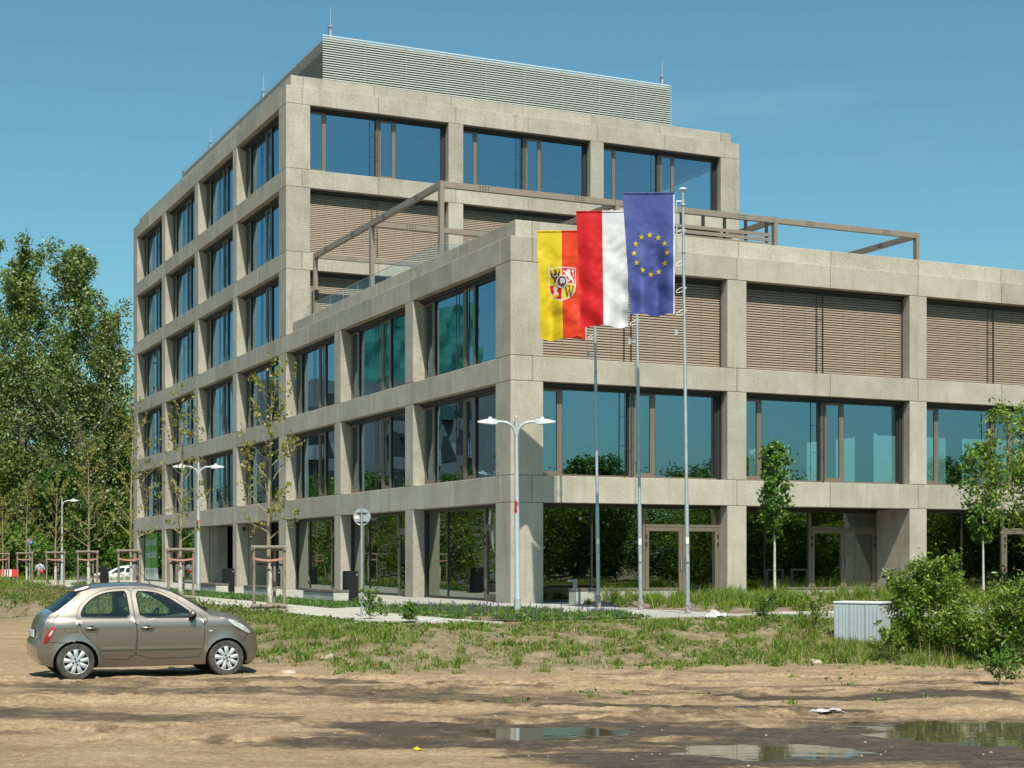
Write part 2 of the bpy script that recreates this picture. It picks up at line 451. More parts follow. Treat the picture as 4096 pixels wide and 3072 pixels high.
def ground_mat():
    m, nt, N = _nt('sandy_earth')
    out = N('ShaderNodeOutputMaterial'); p = N('ShaderNodeBsdfPrincipled'); nt.links.new(p.outputs[0], out.inputs[0])
    at = {}
    for a in ('wet', 'veg'):
        n = N('ShaderNodeAttribute'); n.attribute_name = a; at[a] = n.outputs['Fac']
    c = _mixc(nt, (.49, .348, .212), (.33, .228, .135), _ramp(nt, _noise(nt, .8, 8, .65, mapping=(.55, 1.9, 1)), [(.38, 0.), (.66, 1.)]))
    c = _mixc(nt, c, (.53, .41, .275), _ramp(nt, _noise(nt, 2.2, 6, .6, mapping=(.3, 1.6, 1)), [(.5, 0.), (.72, .7)]))
    c = _mixc(nt, c, (.18, .122, .075), _ramp(nt, _noise(nt, 1.3, 7, .68, mapping=(.35, 1.8, 1)), [(.56, 0.), (.72, .8)]))
    c = _mixc(nt, c, (.70, .69, .67), _ramp(nt, _noise(nt, 38, 3, .8), [(.40, .0), (.62, .5)]), 'MULTIPLY')
    vs = _mixc(nt, (.21, .165, .095), (.36, .28, .175), _ramp(nt, _noise(nt, 2.6, 6, .65), [(.4, 0.), (.62, 1.)]))
    c = _mixc(nt, c, vs, at['veg'])
    mud = _mixc(nt, (.078, .060, .044), (.145, .109, .077), _ramp(nt, _noise(nt, 3.2, 7, .7, mapping=(.6, 1.8, 1)), [(.4, 0.), (.62, 1.)]))
    e1 = N('ShaderNodeMath'); e1.operation = 'MULTIPLY_ADD'; nt.links.new(_noise(nt, 2.4, 12, .74, mapping=(.7, 1.7, 1)), e1.inputs[0]); e1.inputs[1].default_value = 3.4; e1.inputs[2].default_value = -1.95
    e2 = N('ShaderNodeMath'); e2.operation = 'ADD'; nt.links.new(e1.outputs[0], e2.inputs[0]); w2 = N('ShaderNodeMath'); w2.operation = 'MULTIPLY'; nt.links.new(at['wet'], w2.inputs[0]); w2.inputs[1].default_value = 1.75; nt.links.new(w2.outputs[0], e2.inputs[1])
    wetf = _ramp(nt, e2.outputs[0], [(.08, 0.), (.5, .5), (.95, 1.)])
    damp_c = _mixc(nt, (.165, .110, .066), (.265, .186, .116), _ramp(nt, _noise(nt, 2.0, 9, .72, mapping=(.5, 2.2, 1)), [(.40, 0.), (.60, 1.)]))
    c = _mixc(nt, c, damp_c, _ramp(nt, wetf, [(0, 0.), (.5, 1.)])); c = _mixc(nt, c, mud, _ramp(nt, wetf, [(.5, 0.), (1., 1.)]))
    c = _mixc(nt, c, (.66, .65, .63), _ramp(nt, _noise(nt, 13, 8, .78), [(.42, 1.), (.60, 0.)]), 'MULTIPLY')  # fine dark mottle puts the shading of crumbs into the colour
    nt.links.new(c, p.inputs['Base Color'])
    r = N('ShaderNodeMapRange'); nt.links.new(wetf, r.inputs[0]); r.inputs[3].default_value = .95; r.inputs[4].default_value = .5
    nt.links.new(r.outputs[0], p.inputs['Roughness']); p.inputs['Specular IOR Level'].default_value = .15
    b = N('ShaderNodeBump'); b.inputs['Strength'].default_value = 1.0; b.inputs['Distance'].default_value = .05
    nt.links.new(_noise(nt, 7, 9, .75), b.inputs['Height']); nt.links.new(b.outputs[0], p.inputs['Normal'])
    return m


g = np_mesh('ground', V, F, ground_mat(), smooth=True)
for nm, fn in (('wet', wet_rut_f), ('veg', veg_f)):
    a = g.data.attributes.new(nm, 'FLOAT', 'POINT')
    val = fn(GX, GY) * (1 - sstep(100, 200, np.abs(GX))) if nm == 'wet' else np.maximum(np.maximum(fn(GX, GY), sstep(45, 60, GY)), sstep(13, 17, np.abs(GX)))
    a.data.foreach_set('value', np.ascontiguousarray(val.ravel(), dtype=np.float32))
tag(g, kind='structure')

# puddles: flat water sheets lying in the hollows
wm, nt, N = _nt('muddy_water')
out = N('ShaderNodeOutputMaterial'); p = N('ShaderNodeBsdfPrincipled'); nt.links.new(p.outputs[0], out.inputs[0])
p.inputs['Base Color'].default_value = (.085, .064, .04, 1); p.inputs['Roughness'].default_value = .02; p.inputs['IOR'].default_value = 1.6
b = N('ShaderNodeBump'); b.inputs['Strength'].default_value = .25; b.inputs['Distance'].default_value = .004
nt.links.new(_noise(nt, 5, 2, .5, mapping=(.4, 1, 1)), b.inputs['Height']); nt.links.new(b.outputs[0], p.inputs['Normal'])
for (px, py, rx, ry) in PUD:
    zc = float(np.median(ground_h(px + rx * 1.15 * np.cos(np.linspace(0, 6.28, 40)), py + ry * 1.15 * np.sin(np.linspace(0, 6.28, 40)))))
    mb = MB(); mb.poly([(px + rx * 1.5 * math.cos(t), py + ry * 1.5 * math.sin(t), zc - .012) for t in np.linspace(0, 2 * PI, 40, endpoint=False)])
    tag(mb.build('puddle', wm), kind='structure')


def pave_mat(name, c1, c2, line, lw=.02, bw=1.2, bh=.3):
    m, nt, N = _nt(name)
    out = N('ShaderNodeOutputMaterial'); p = N('ShaderNodeBsdfPrincipled'); nt.links.new(p.outputs[0], out.inputs[0])
    tc = N('ShaderNodeTexCoord'); br = N('ShaderNodeTexBrick'); nt.links.new(tc.outputs['Object'], br.inputs['Vector'])
    br.inputs['Color1'].default_value = (*c1, 1); br.inputs['Color2'].default_value = (*c2, 1); br.inputs['Mortar'].default_value = (*line, 1)
    br.inputs['Scale'].default_value = 1; br.inputs['Mortar Size'].default_value = lw; br.inputs['Brick Width'].default_value = bw; br.inputs['Row Height'].default_value = bh
    c = _mixc(nt, br.outputs['Color'], (.72, .71, .68), _ramp(nt, _noise(nt, 1.7, 7, .65), [(.35, 0.), (.7, 1.)]), 'MULTIPLY')
    nt.links.new(c, p.inputs['Base Color']); p.inputs['Roughness'].default_value = .9
    return m


def sheet(name, polys, z, m, thick=.0):
    mb = MB()
    for pl in polys:
        mb.poly([(a, b, z) for a, b in pl])
        if thick:
            for i in range(len(pl)):
                a, b = pl[i], pl[(i + 1) % len(pl)]
                mb.quad((a[0], a[1], z - thick), (b[0], b[1], z - thick), (b[0], b[1], z), (a[0], a[1], z))
    o = mb.build(name, m); o.location = (CX, CY, BZ); o.rotation_euler = (0, 0, YAW)
    return tag(o, kind='structure')


sheet('paving', [[(-6.4, -11.9), (1.1, -11.2), (60, -10.4), (60, 60), (-6.4, 60)]], .0, pave_mat('plank_paving', (.40, .385, .34), (.47, .45, .40), (.22, .21, .19), .022, 2.4, .4), .12)
sheet('footpath', [[(-8.45, -10.3), (-7.6, -12.0), (-6.0, -12.6), (-6.3, -11.0), (-6.4, -4.3), (-4.4, -3.6), (-3.6, -1.2), (-4.5, -1.6), (-6.4, -2.6), (-6.4, 58), (-8.45, 58)]], .008,
      mat('broom_concrete', (.46, .43, .365), (.38, .355, .30), 1.2, .9, bump=.2, bscale=60), .12)
# white painted bicycle mark near the end of the path
mb = MB()
for cu in (-7.35, -6.65):
    for i in range(14):
        a0, a1 = 2 * PI * i / 14, 2 * PI * (i + 1) / 14
        mb.quad(*[(cu + r * math.cos(a), -11.35 + 1.5 * r * math.sin(a), .014) for r, a in ((.20, a0), (.30, a0), (.30, a1), (.20, a1))])
for a, b_ in (((-7.35, -11.35), (-7.1, -10.75)), ((-7.1, -10.75), (-6.75, -10.75)), ((-6.75, -10.75), (-7.0, -11.35)), ((-6.65, -11.35), (-6.85, -10.5))):
    dx, dy = b_[0] - a[0], b_[1] - a[1]; L = math.hypot(dx, dy); nx_, ny_ = -dy / L * .05, dx / L * .05
    mb.quad((a[0] - nx_, a[1] - ny_, .018), (b_[0] - nx_, b_[1] - ny_, .018), (b_[0] + nx_, b_[1] + ny_, .018), (a[0] + nx_, a[1] + ny_, .018))
o = mb.build('road_marking', M['white']); o.location = (CX, CY, BZ); o.rotation_euler = (0, 0, YAW); tag(o, kind='structure')

# planting beds: soil standing a little above the paving
BEDS = [[(-6.3, -2.3), (-5.0, -1.3), (-5.42, .4), (-5.45, 40), (-6.3, 40)], [(-6.25, -12.3), (-1.9, -11.7), (-2.3, -7.5), (-3.2, -4.2), (-6.25, -4.7)],
        [(1.2, -10.3), (46, -10.3), (46, -1.3), (1.2, -1.3)]]


def in_poly(x, y, pl):
    x = np.asarray(x, float); y = np.asarray(y, float); c = np.zeros(x.shape, bool); j = len(pl) - 1
    for i in range(len(pl)):
        xi, yi = pl[i]; xj, yj = pl[j]
        c ^= ((yi > y) != (yj > y)) & (x < (xj - xi) * (y - yi) / (yj - yi + 1e-12) + xi); j = i
    return c


def edge_dist(x, y, pl):
    d = np.full(np.shape(x), 1e9)
    for i in range(len(pl)):
        ax, ay = pl[i]; bx, by = pl[(i + 1) % len(pl)]; L2 = (bx - ax) ** 2 + (by - ay) ** 2
        t = np.clip(((x - ax) * (bx - ax) + (y - ay) * (by - ay)) / L2, 0, 1)
        d = np.minimum(d, np.hypot(x - ax - t * (bx - ax), y - ay - t * (by - ay)))
    return d


def bed_h(u, v, i):
    d = edge_dist(u, v, BEDS[i])
    h = .012 + (.10 if i == 2 else .03) * sstep(0, .5, d) + (fbm(u * 1.3, v * 1.3, 71) - .5) * (.08 if i == 2 else .04) * sstep(0, .4, d)
    if i == 2: h = h + sstep(0, 2.5, d) * (.02 + .17 * sstep(.45, .75, fbm(u * .32 + 3, v * .4, 77)) * sstep(4, 8, u) * (1 - sstep(-4.5, -2.5, v)))
    return np.where(d < .02, .004, h)


soil = mat('bed_soil', (.13, .092, .06), (.26, .19, .125), 3, .95, bump=.7, bscale=14, bdist=.03)
for i, pl in enumerate(BEDS):
    st = .22; us = np.arange(min(p[0] for p in pl), max(p[0] for p in pl), st); vs = np.arange(min(p[1] for p in pl), max(p[1] for p in pl), st)
    A, B = np.meshgrid(us, vs); H = bed_h(A, B, i); ins = in_poly(A, B, pl); idx = np.arange(A.size).reshape(A.shape)
    F = np.stack([idx[:-1, :-1], idx[:-1, 1:], idx[1:, 1:], idx[1:, :-1]], -1).reshape(-1, 4)
    F = F[ins.ravel()[F].all(1)]
    o = np_mesh('planting_bed', np.stack([A, B, H], -1).reshape(-1, 3), F, soil, smooth=True)
    o.location = (CX, CY, BZ); o.rotation_euler = (0, 0, YAW); tag(o, kind='structure')

# pebbles and clods strewn over the bare earth
n = 1700
px = rng.uniform(-10, 8, n); py = 14 + 16 * rng.random(n) ** 1.2
keep = (np.abs(px) < py * .36); px, py = px[keep], py[keep]; n = len(px)
r = .004 + .020 * rng.random(n) ** 5
base = np.array([(0, 0, .8), (1, 0, 0), (.2, .95, .1), (-.9, .3, 0), (-.5, -.8, .05), (.55, -.8, 0), (0, 0, -.6)])
fa = np.array([(0, 1, 2), (0, 2, 3), (0, 3, 4), (0, 4, 5), (0, 5, 1), (6, 2, 1), (6, 3, 2), (6, 4, 3), (6, 5, 4), (6, 1, 5)])
an = rng.uniform(0, 6.28, n); ca, sa = np.cos(an), np.sin(an)
bx = base[None, :, 0] * (1 + .4 * rng.random((n, 7))); by = base[None, :, 1] * (1 + .4 * rng.random((n, 7)))
Vp = np.stack([px[:, None] + r[:, None] * (bx * ca[:, None] - by * sa[:, None]), py[:, None] + r[:, None] * (bx * sa[:, None] + by * ca[:, None]),
               ground_h(px, py)[:, None] + r[:, None] * base[None, :, 2] * .8], -1).reshape(-1, 3)
Fp = (fa[None] + 7 * np.arange(n)[:, None, None]).reshape(-1, 3)
tag(np_mesh('gravel', Vp, Fp, mat('pebbles', (.22, .17, .115), (.36, .30, .23), 3, .9, island=.4)), 'small pebbles and clods strewn over the bare sandy earth', 'gravel', kind='stuff')

# ================================================================== OFFICE BUILDING
BLD = empty('office_building', (CX, CY, BZ), YAW, 'stepped concrete grid office building with wide bronze framed windows', 'building')
LV = [(3.034, 3.847), (6.684, 7.427), (10.262, 11.003), (13.889, 14.64), (17.471, 18.254), (21.069, 21.828)]
P = 7.27
V0, VE = 23.09, 55.65
UE = 23.15
colsR = [(0, 1.085)] + [(.72 + P * n - .36, .72 + P * n + .36) for n in range(1, 6)] + [(.72 + P * 6 - .36, .72 + P * 6 + .72)]
colsL = [(0, 1.10), (8.02, 8.79), (15.78, 16.54), (23.09, 24.20), (31.21, 31.95), (38.89, 39.71), (46.69, 47.59), (54.53, 55.65)]
colsT = [(0, 1.085), (7.60, 8.32), (14.85, 15.55), (22.07, 23.15)]
colsE = [(0, 1.1)] + [(a - V0, b - V0) for a, b in colsL[4:]]
UR = colsR[-1][1]
DEP = .58


def fb(mb, F, s0, s1, d0, d1, z0, z1, m=0):
    if F == 'R': mb.box(s0, s1, d0, d1, z0, z1, m)
    elif F == 'L': mb.box(d0, d1, s0, s1, z0, z1, m)
    elif F == 'T': mb.box(s0, s1, V0 + d0, V0 + d1, z0, z1, m)
    elif F == 'E': mb.box(UE - d1, UE - d0, V0 + s0, V0 + s1, z0, z1, m)
    elif F == 'B': mb.box(s0, s1, 22.4 - d1, 22.4 - d0, z0, z1, m)


def fp(F, s, d, z):
    if F == 'R': return (s, d, z)
    if F == 'L': return (d, s, z)
    if F == 'T': return (s, V0 + d, z)
    if F == 'E': return (UE - d, V0 + s, z)


G = .008


def beam(mb, F, joints, z0, z1, s0=None):
    for a, b in zip(joints[:-1], joints[1:]): fb(mb, F, a + G, b - G, 0, DEP + .02, z0, z1)
    fb(mb, F, joints[0] + .02, joints[-1] - .02, .05, DEP - .02, z0 + .02, z1 - .02, 1)


def column(mb, F, a, b, z0, z1):
    fb(mb, F, a, b, 0, DEP, z0 + .012, z1 - .012)
    fb(mb, F, a + .04, b - .04, .04, DEP - .04, z0 - .03, z1 + .03, 1)


def joints_of(cols, i0=0):
    c = [(a + b) / 2 for a, b in cols]; out = []
    for a, b in zip(c[:-1], c[1:]): out += [a, (a + b) / 2]
    return out + [c[-1]]


low, tow = MB(), MB()
JR = [.72] + joints_of(colsR)[1:-1] + [UR]
JLa = [.72] + joints_of(colsL)[1:-1] + [VE]
k3 = next(i for i, s in enumerate(JLa) if s > V0 + .3)
JLt = [V0 + .72] + [s for s in JLa if s > V0 + 1.0]
JT = [.72] + joints_of(colsT)[1:-1] + [UE]
for li, (z0, z1) in enumerate(LV):
    if li < 3:
        beam(low, 'R', JR, z0, z1)
        JL = [s for s in JLa if s < V0 + .8] + [s for s in JLa if s > V0 + 1]
        beam(low, 'L', JL, z0, z1)
        low.box(0, .72 - G, 0, .72 - G, z0, z1)
    else:
        beam(tow, 'T', JT, z0, z1); beam(tow, 'L', JLt, z0, z1); beam(tow, 'E', [.74, 8.5, 16.2, 24, VE - V0], z0, z1)
        tow.box(0, .72 - G, V0, V0 + .72 - G, z0, z1)
zs = [(-.15, LV[0][0])] + [(LV[i][1], LV[i + 1][0]) for i in range(5)]
for fi, (z0, z1) in enumerate(zs):
    if fi < 3:
        for a, b in colsR[1:]: column(low, 'R', a, b, z0, z1)
        low.box(0, 1.085, 0, 1.10, z0 + .012, z1 - .012); low.box(.05, 1.03, .05, 1.05, z0 - .03, z1 + .03, 1)
        for a, b in colsL[1:]: column(low, 'L', a, b, z0, z1)
    else:
        for a, b in colsL[4:]: column(tow, 'L', a, b, z0, z1)
        for a, b in colsT[1:-1]: column(tow, 'T', a, b, z0, z1)
        tow.box(0, 1.085, V0, V0 + 1.11, z0 + .012, z1 - .012); tow.box(.05, 1.03, V0 + .05, V0 + 1.05, z0 - .03, z1 + .03, 1)
        tow.box(UE - 1.085, UE, V0, V0 + 1.0, z0 + .012, z1 - .012); tow.box(UE - 1.03, UE - .05, V0 + .05, V0 + .95, z0 - .03, z1 + .03, 1)
        for a, b in colsE[1:]: column(tow, 'E', a, b, z0, z1)
# set-back parapets
o_ = .30
for a, b in zip([o_ + .56] + [x + .25 for x in JR[1:-1]], [x + .25 for x in JR[1:-1]] + [UR - .3]): low.box(a + G, b - G, o_, o_ + .3, 10.9, 11.56)
lj = [o_ + .56] + [s + .25 for s in JLa if 1 < s < V0 - 2] + [V0 - .005]
for a, b in zip(lj[:-1], lj[1:]): low.box(o_, o_ + .3, a + G, b - G, 10.9, 11.56)
low.box(o_, o_ + .56 - G, o_, o_ + .56 - G, 10.9, 11.56)
tj = [o_ + .56] + [s - .12 for s in JT[1:-1]] + [UE - .9, UE - o_]
for a, b in zip(tj[:-1], tj[1:]): tow.box(a + G, b - G, V0 + o_, V0 + o_ + .3, 21.7, 22.37)
tlj = [V0 + o_ + .56] + [s + .4 for s in JLt[1:-1]] + [VE - o_]
for a, b in zip(tlj[:-1], tlj[1:]): tow.box(o_, o_ + .3, a + G, b - G, 21.7, 22.37); tow.box(UE - o_ - .3, UE - o_, a + G, b - G, 21.7, 22.37)
tow.box(o_, o_ + .56 - G, V0 + o_, V0 + o_ + .56 - G, 21.7, 22.37)
# rear walls close the volumes
tow.box(.6, UE - .6, VE - .5, VE - .02, -.1, 21.8)
low.box(UR - .55, UR - .03, .7, 12.4, -.1, 10.9)
for (z0, z1) in LV[:3]: low.box(UE + .1, UR - .6, 12.0, 12.5, z0, z1); low.box(UE - .5, UE - .02, 12.52, 23.0, z0, z1)
for n in range(0, 3):
    for a, b in colsR[5:]: low.box(a, b, 12.03, 12.48, zs[n][0] + .01, zs[n][1] - .01)
    for q in (24.4, 27.0, 30.6, 33.0): low.box(q, q + (.55 if q in (27.0, 33.0) else 1.0), 12.03, 12.48, zs[n][0] + .01, zs[n][1] - .01)
    for q in (12.52, 15.2, 17.4, 20, 22.2): low.box(UE - .48, UE - .04, q, q + .75, zs[n][0] + .01, zs[n][1] - .01)
cm = [M['concrete'], mat('joint_shadow', (.10, .095, .085), rough=.95)]
low.build('concrete_frame', cm, BLD, bevel=.012); tow.build('concrete_frame', cm, BLD, bevel=.012)

# floor slabs, roofs and inner walls
mb = MB()
for i, (z0, z1) in enumerate(LV):
    if i < 3: mb.box(.62, UE - .52, .62, 22.88, z0 + .04, z1 - .06 if i < 2 else 10.95); mb.box(UE - .5, UR - .6, .62, 11.98, z0 + .04, z1 - .06 if i < 2 else 10.95)
    mb.box(.62, UE - .62, (22.9 if i < 3 else V0 + .62), VE - .55, z0 + .04, z1 - .06)
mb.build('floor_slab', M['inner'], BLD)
mb = MB()
mb.box(8, 15, 31, 46, 0, 21); mb.box(.7, UE, 22.5, 22.85, 0, 10.2)
mb.build('core_wall', M['inner'], BLD)
mb = MB(); mb.box(7.3, 7.5, 1.5, 22.4, 3.9, 10.2); mb.box(7.3, 7.5, 24.5, VE - .6, 3.9, 21.5); mb.build('sky_block_wall', M['innerdark'], BLD)  # added dark walls, block bright sky seen through the open far side
mb = MB(); mb.box(7.6, UR - .7, 3.0, 3.1, LV[1][1] + .02, LV[2][0]); mb.build('sky_block_wall', M['innerdark'], BLD)  # added dark backing, stops sky glinting between the blind slats
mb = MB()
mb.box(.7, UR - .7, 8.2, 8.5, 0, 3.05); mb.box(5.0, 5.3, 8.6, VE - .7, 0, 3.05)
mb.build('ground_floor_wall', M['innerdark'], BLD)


# ---- windows
def window(F, s0, s1, z0, z1, d=.52, name='window', layout='office'):
    """frame mesh with one child mesh of panes; s runs left to right for R/T, right to left for L"""
    fr, pn = MB(), MB()
    w = s1 - s0
    q = (lambda t: s1 - t * w) if F == 'L' else (lambda t: s0 + t * w)

    def vbar(t, wd, z0_, z1_, dd=0, th=.09, m=0):
        c = q(t); fb(fr, F, c - wd / 2, c + wd / 2, d - th + dd, d + dd, z0_, z1_, m)

    def hbar(t0, t1, za, zb, dd=0, th=.09, m=0):
        a, b = sorted((q(t0), q(t1))); fb(fr, F, a, b, d - th + dd, d + dd, za, zb, m)

    def pane(t0, t1, za, zb, dd=-.03):
        a, b = sorted((q(t0), q(t1)))
        j = lambda: d + dd + random.uniform(-.009, .009)
        pn.quad(fp(F, a, j(), za), fp(F, b, j(), za), fp(F, b, j(), zb), fp(F, a, j(), zb))
    e = .07 / w
    if layout == 'office':
        hbar(0, 1, z1 - .16, z1 + .02, -.02, .14, 1); hbar(0, 1, z0 - .02, z0 + .075)
        vbar(e / 2, .07, z0, z1 - .16); vbar(1 - e, .14, z0, z1 - .16, -.01, .1, 1)
        vbar(.5, .13, z0, z1 - .16)
        zt, zb = z1 - .16, z0 + .075
        for t0 in (0, .5):
            na, nb = t0 + (.09 / w if t0 else e), t0 + .112
            vbar(nb + .06 / w, .12, zb, zt)
            # opening sash of the narrow light
            for tt in (na + .035 / w, nb - .02 / w): vbar(tt, .07, zb, zt, -.025, .06)
            hbar(na, nb, zb, zb + .10, -.027, .06); hbar(na, nb, zt - .07, zt, -.027, .06)
            pane(na + .05 / w, nb - .04 / w, zb + .09, zt - .06, -.05)
            wa, wb = nb + .12 / w, (.5 - .065 / w if t0 == 0 else 1 - .14 / w)
            vbar(wa + .012 / w, .024, zb, zt, .0, .07, 1); vbar(wb - .03 / w, .06, zb, zt, .0, .07, 1)
            pane(wa, wb, zb, zt)
        # guide rods of the outside blinds
        for t in (.5 - .30 / w, .5 - .05 / w, 1 - .05 / w):
            c = q(t); fb(fr, F, c - .011, c + .011, d - .23, d - .208, z0, z1 - .05, 1)
        for zz in (z0 + (z1 - z0) * .36, z0 + (z1 - z0) * .68):
            a, b = sorted((q(.5 - .30 / w), q(.5 + .02 / w))); fb(fr, F, a, b, d - .212, d - .20, zz, zz + .014, 1)
        hbar(0, 1, z1 - .10, z1 - .012, -.15, .12, 1)
    elif layout == 'shop':
        hbar(0, 1, z1 - .12, z1 + .02, 0, .1, 1); hbar(0, 1, z0, z0 + .08, 0, .1, 1)
        vbar(e / 2, .07, z0, z1, 0, .1, 1); vbar(1 - e / 2, .07, z0, z1, 0, .1)
        tdoor = .57 if F != 'L' else .74
        vbar(tdoor, .09, z0, z1 - .12); vbar(.29, .045, z0, z1, 0, .07, 1)
        hbar(tdoor, 1, 2.34, 2.42)
        pane(e, .29, z0 + .05, z1 - .1); pane(.29, tdoor - .04 / w, z0 + .05, z1 - .1); pane(tdoor + .04 / w, 1 - e, 2.42, z1 - .1)
    f = fr.build(name, [M['bronze'], M['darkframe']], BLD)
    if pn.v: pn.build('pane', M['shopglass'] if layout == 'shop' else M['glass'], f)
    if layout == 'shop':
        n = 2 if F != 'L' else 1
        ta, tb = tdoor + .05 / w, 1 - .075 / w
        for k in range(n):
            fr, pn = MB(), MB()
            a, b = ta + (tb - ta) * k / n + .006 / w, ta + (tb - ta) * (k + 1) / n - .006 / w
            for t in (a + .06 / w, b - .06 / w): vbar(t, .12, z0 + .02, 2.33, -.03, .07)
            hbar(a, b, z0 + .02, z0 + .22, -.031, .07); hbar(a, b, 2.21, 2.33, -.031, .07)
            pane(a + .12 / w, b - .12 / w, z0 + .22, 2.21, -.06)
            dr = fr.build('door', M['bronze'], BLD); pn.build('pane', M['shopglass'], dr)
            hb = MB(); hs = q(b - .07 / w if k == 0 else a + .07 / w)
            fb(hb, F, hs - .012, hs + .012, d - .17, d - .145, 1.0, 1.35); fb(hb, F, hs - .010, hs + .010, d - .15, d - .1, 1.02, 1.04); fb(hb, F, hs - .010, hs + .010, d - .15, d - .1, 1.31, 1.33)
            hb.build('handle', M['steel'], dr)
            hg = MB()
            for zz in (.3, 1.75, 2.0):
                hq = q(a + .02 / w if k == 0 else b - .02 / w); fb(hg, F, hq - .02, hq + .02, d - .14, d - .1, zz, zz + .11)
            hg.build('hinge', M['darkframe'], dr)


def blinds(F, s0, s1, z0, z1, d=.44, drop=1.0):
    """two closed outside blinds side by side"""
    mid = (s0 + s1) / 2; pitch = .081
    for a, b in ((s0 + .015, mid - .010), (mid + .010, s1 - .015)):
        mb = MB(); zb = z1 - .05 - (z1 - z0 - .09) * drop; n = int((z1 - .05 - zb) / pitch)
        cuts = [a, a + (b - a) * .25, a + (b - a) * .52, a + (b - a) * .78, b]
        for i in range(n):
            z = zb + .04 + i * pitch; t = .5 + .04 * math.sin(i * 12.9898 + s0)
            for c0, c1 in zip(cuts[:-1], cuts[1:]):
                c0 += .004; c1 -= .004
                prof = [(d + .022, z + .082), (d + .002, z + .068), (d - .016, z + .040), (d - .024, z + .006)]
                for p0, p1 in zip(prof[:-1], prof[1:]):
                    mb.quad(fp(F, c0, p0[0], p0[1]), fp(F, c1, p0[0], p0[1]), fp(F, c1, p1[0], p1[1]), fp(F, c0, p1[0], p1[1]))
        fb(mb, F, a, b, d - .025, d + .025, zb - .012, zb + .03)
        mb.build('window_blind', M['blind'], BLD, smooth=50)
    mb = MB(); fb(mb, F, mid - .008, mid + .008, d - .03, d + .03, z0, z1 - .02); fb(mb, F, s0, s1, d - .06, d + .07, z1 - .07, z1 + .01)
    mb.build('blind_rail', M['bronze'], BLD)


def bays(cols): return [(a[1], b[0]) for a, b in zip(cols[:-1], cols[1:])]


for s0, s1 in bays(colsR):
    window('R', s0, s1, LV[0][1], LV[1][0]); window('R', s0, s1, LV[1][1], LV[2][0], .56); blinds('R', s0, s1, LV[1][1], LV[2][0])
for i, (s0, s1) in enumerate(bays(colsR)):
    window('R', s0, s1, 0, LV[0][0], 1.86 if i == 1 else .52, 'shop_window', 'shop')
# the recessed entrance: side walls of concrete
mb = MB(); s0, s1 = bays(colsR)[1]
for a, b in ((s1 + .002, s1 + .3), (s0 - .3, s0 - .002)): mb = MB(); mb.box(a, b, DEP + .015, 2.0, -.1, 3.03); mb.build('entrance_side_wall', M['concrete'], BLD)
bl = bays(colsL)
for i, (s0, s1) in enumerate(bl):
    window('L', s0, s1, LV[0][1], LV[1][0]); window('L', s0, s1, LV[1][1], LV[2][0])
    if i >= 3:
        for k in (2, 3, 4): window('L', s0, s1, LV[k][1], LV[k + 1][0])
    if i in (0, 1, 2, 5, 6): window('L', s0, s1, 0, LV[0][0], .52, 'shop_window', 'shop')
for i in (3, 4):                                                    # two dark gateways
    s0, s1 = bl[i]
    for a, b in ((s1 + .002, s1 + .25), (s0 - .25, s0 - .002)): mb = MB(); mb.box(DEP + .02, 1.55, a, b, -.1, 3.03); mb.build('gateway_side_wall', M['concrete'], BLD)
    mb = MB(); mb.box(1.9, 2.0, s0 - .2, s1 + .2, -.05, 3.1); mb.build('gateway_shutter', M['black'], BLD)
for s0, s1 in bays(colsT):
    window('T', s0, s1, LV[4][1], LV[5][0]); window('T', s0, s1, LV[3][1], LV[4][0], .56); blinds('T', s0, s1, LV[3][1], LV[4][0])
    window('T', s0, s1, 11.05, LV[3][0], .56); blinds('T', s0, s1, 11.05, LV[3][0])

# ---- roof plant screen of aluminium louvres
q0, q1, r0, r1 = 2.45, UE - 2.45, V0 + 2.45, 53.2
mb = MB(); n = 31; zb, zt = 21.7, 25.07; pit = (zt - zb) / n
for i in range(n + 1):
    z = zb + i * pit
    pr = [(.012, z - .028), (.012, z - .045), (-.05, z + .012), (-.05, z + .024), (-.03, z + .02)]
    ring = lambda off: [(q0 - off, r0 - off), (q1 + off, r0 - off), (q1 + off, r1 + off), (q0 - off, r1 + off)]
    for (o0, za), (o1, zb_) in zip(pr, pr[1:] + pr[:1]):
        A, B = ring(o0), ring(o1)
        for j in range(4):
            k = (j + 1) % 4; mb.quad((*A[j], za), (*A[k], za), (*B[k], zb_), (*B[j], zb_))
scr = mb.build('louvre_screen', M['louvre'], BLD)
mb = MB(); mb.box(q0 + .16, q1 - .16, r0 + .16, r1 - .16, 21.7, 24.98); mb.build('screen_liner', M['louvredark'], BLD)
for i in range(1, 9):
    mb = MB(); x = q0 + i * (q1 - q0) / 9; mb.box(x - .012, x + .012, r0 + .015, r0 + .1, 21.7, 25.05); mb.build('screen_post', M['louvre'], BLD)
for (u, v, h) in ((q0 + .45, r0 + .25, 1.85), (q1 - .35, r0 + .3, 1.7), (q0 + .4, 36.6, 1.9), (q0 + .4, 47.6, 1.95)):
    mb = MB(); z = 24.9
    mb.tube([(u, v, z), (u, v, z + .66)], .05, 8); mb.tube([(u, v, z + .66), (u, v, z + .66 + h * .46)], [.018, .012], 6)
    mb.lathe([(0, z + .64), (.12, z + .64), (.12, z + .68), (0, z + .68)], (u, v, 0), 10)
    mb.tube([(u - .11, v, z + .1), (u - .11, v, z + .63)], .014, 5, 1)
    mb.build('lightning_rod', [M['steelw'], M['black']], BLD)

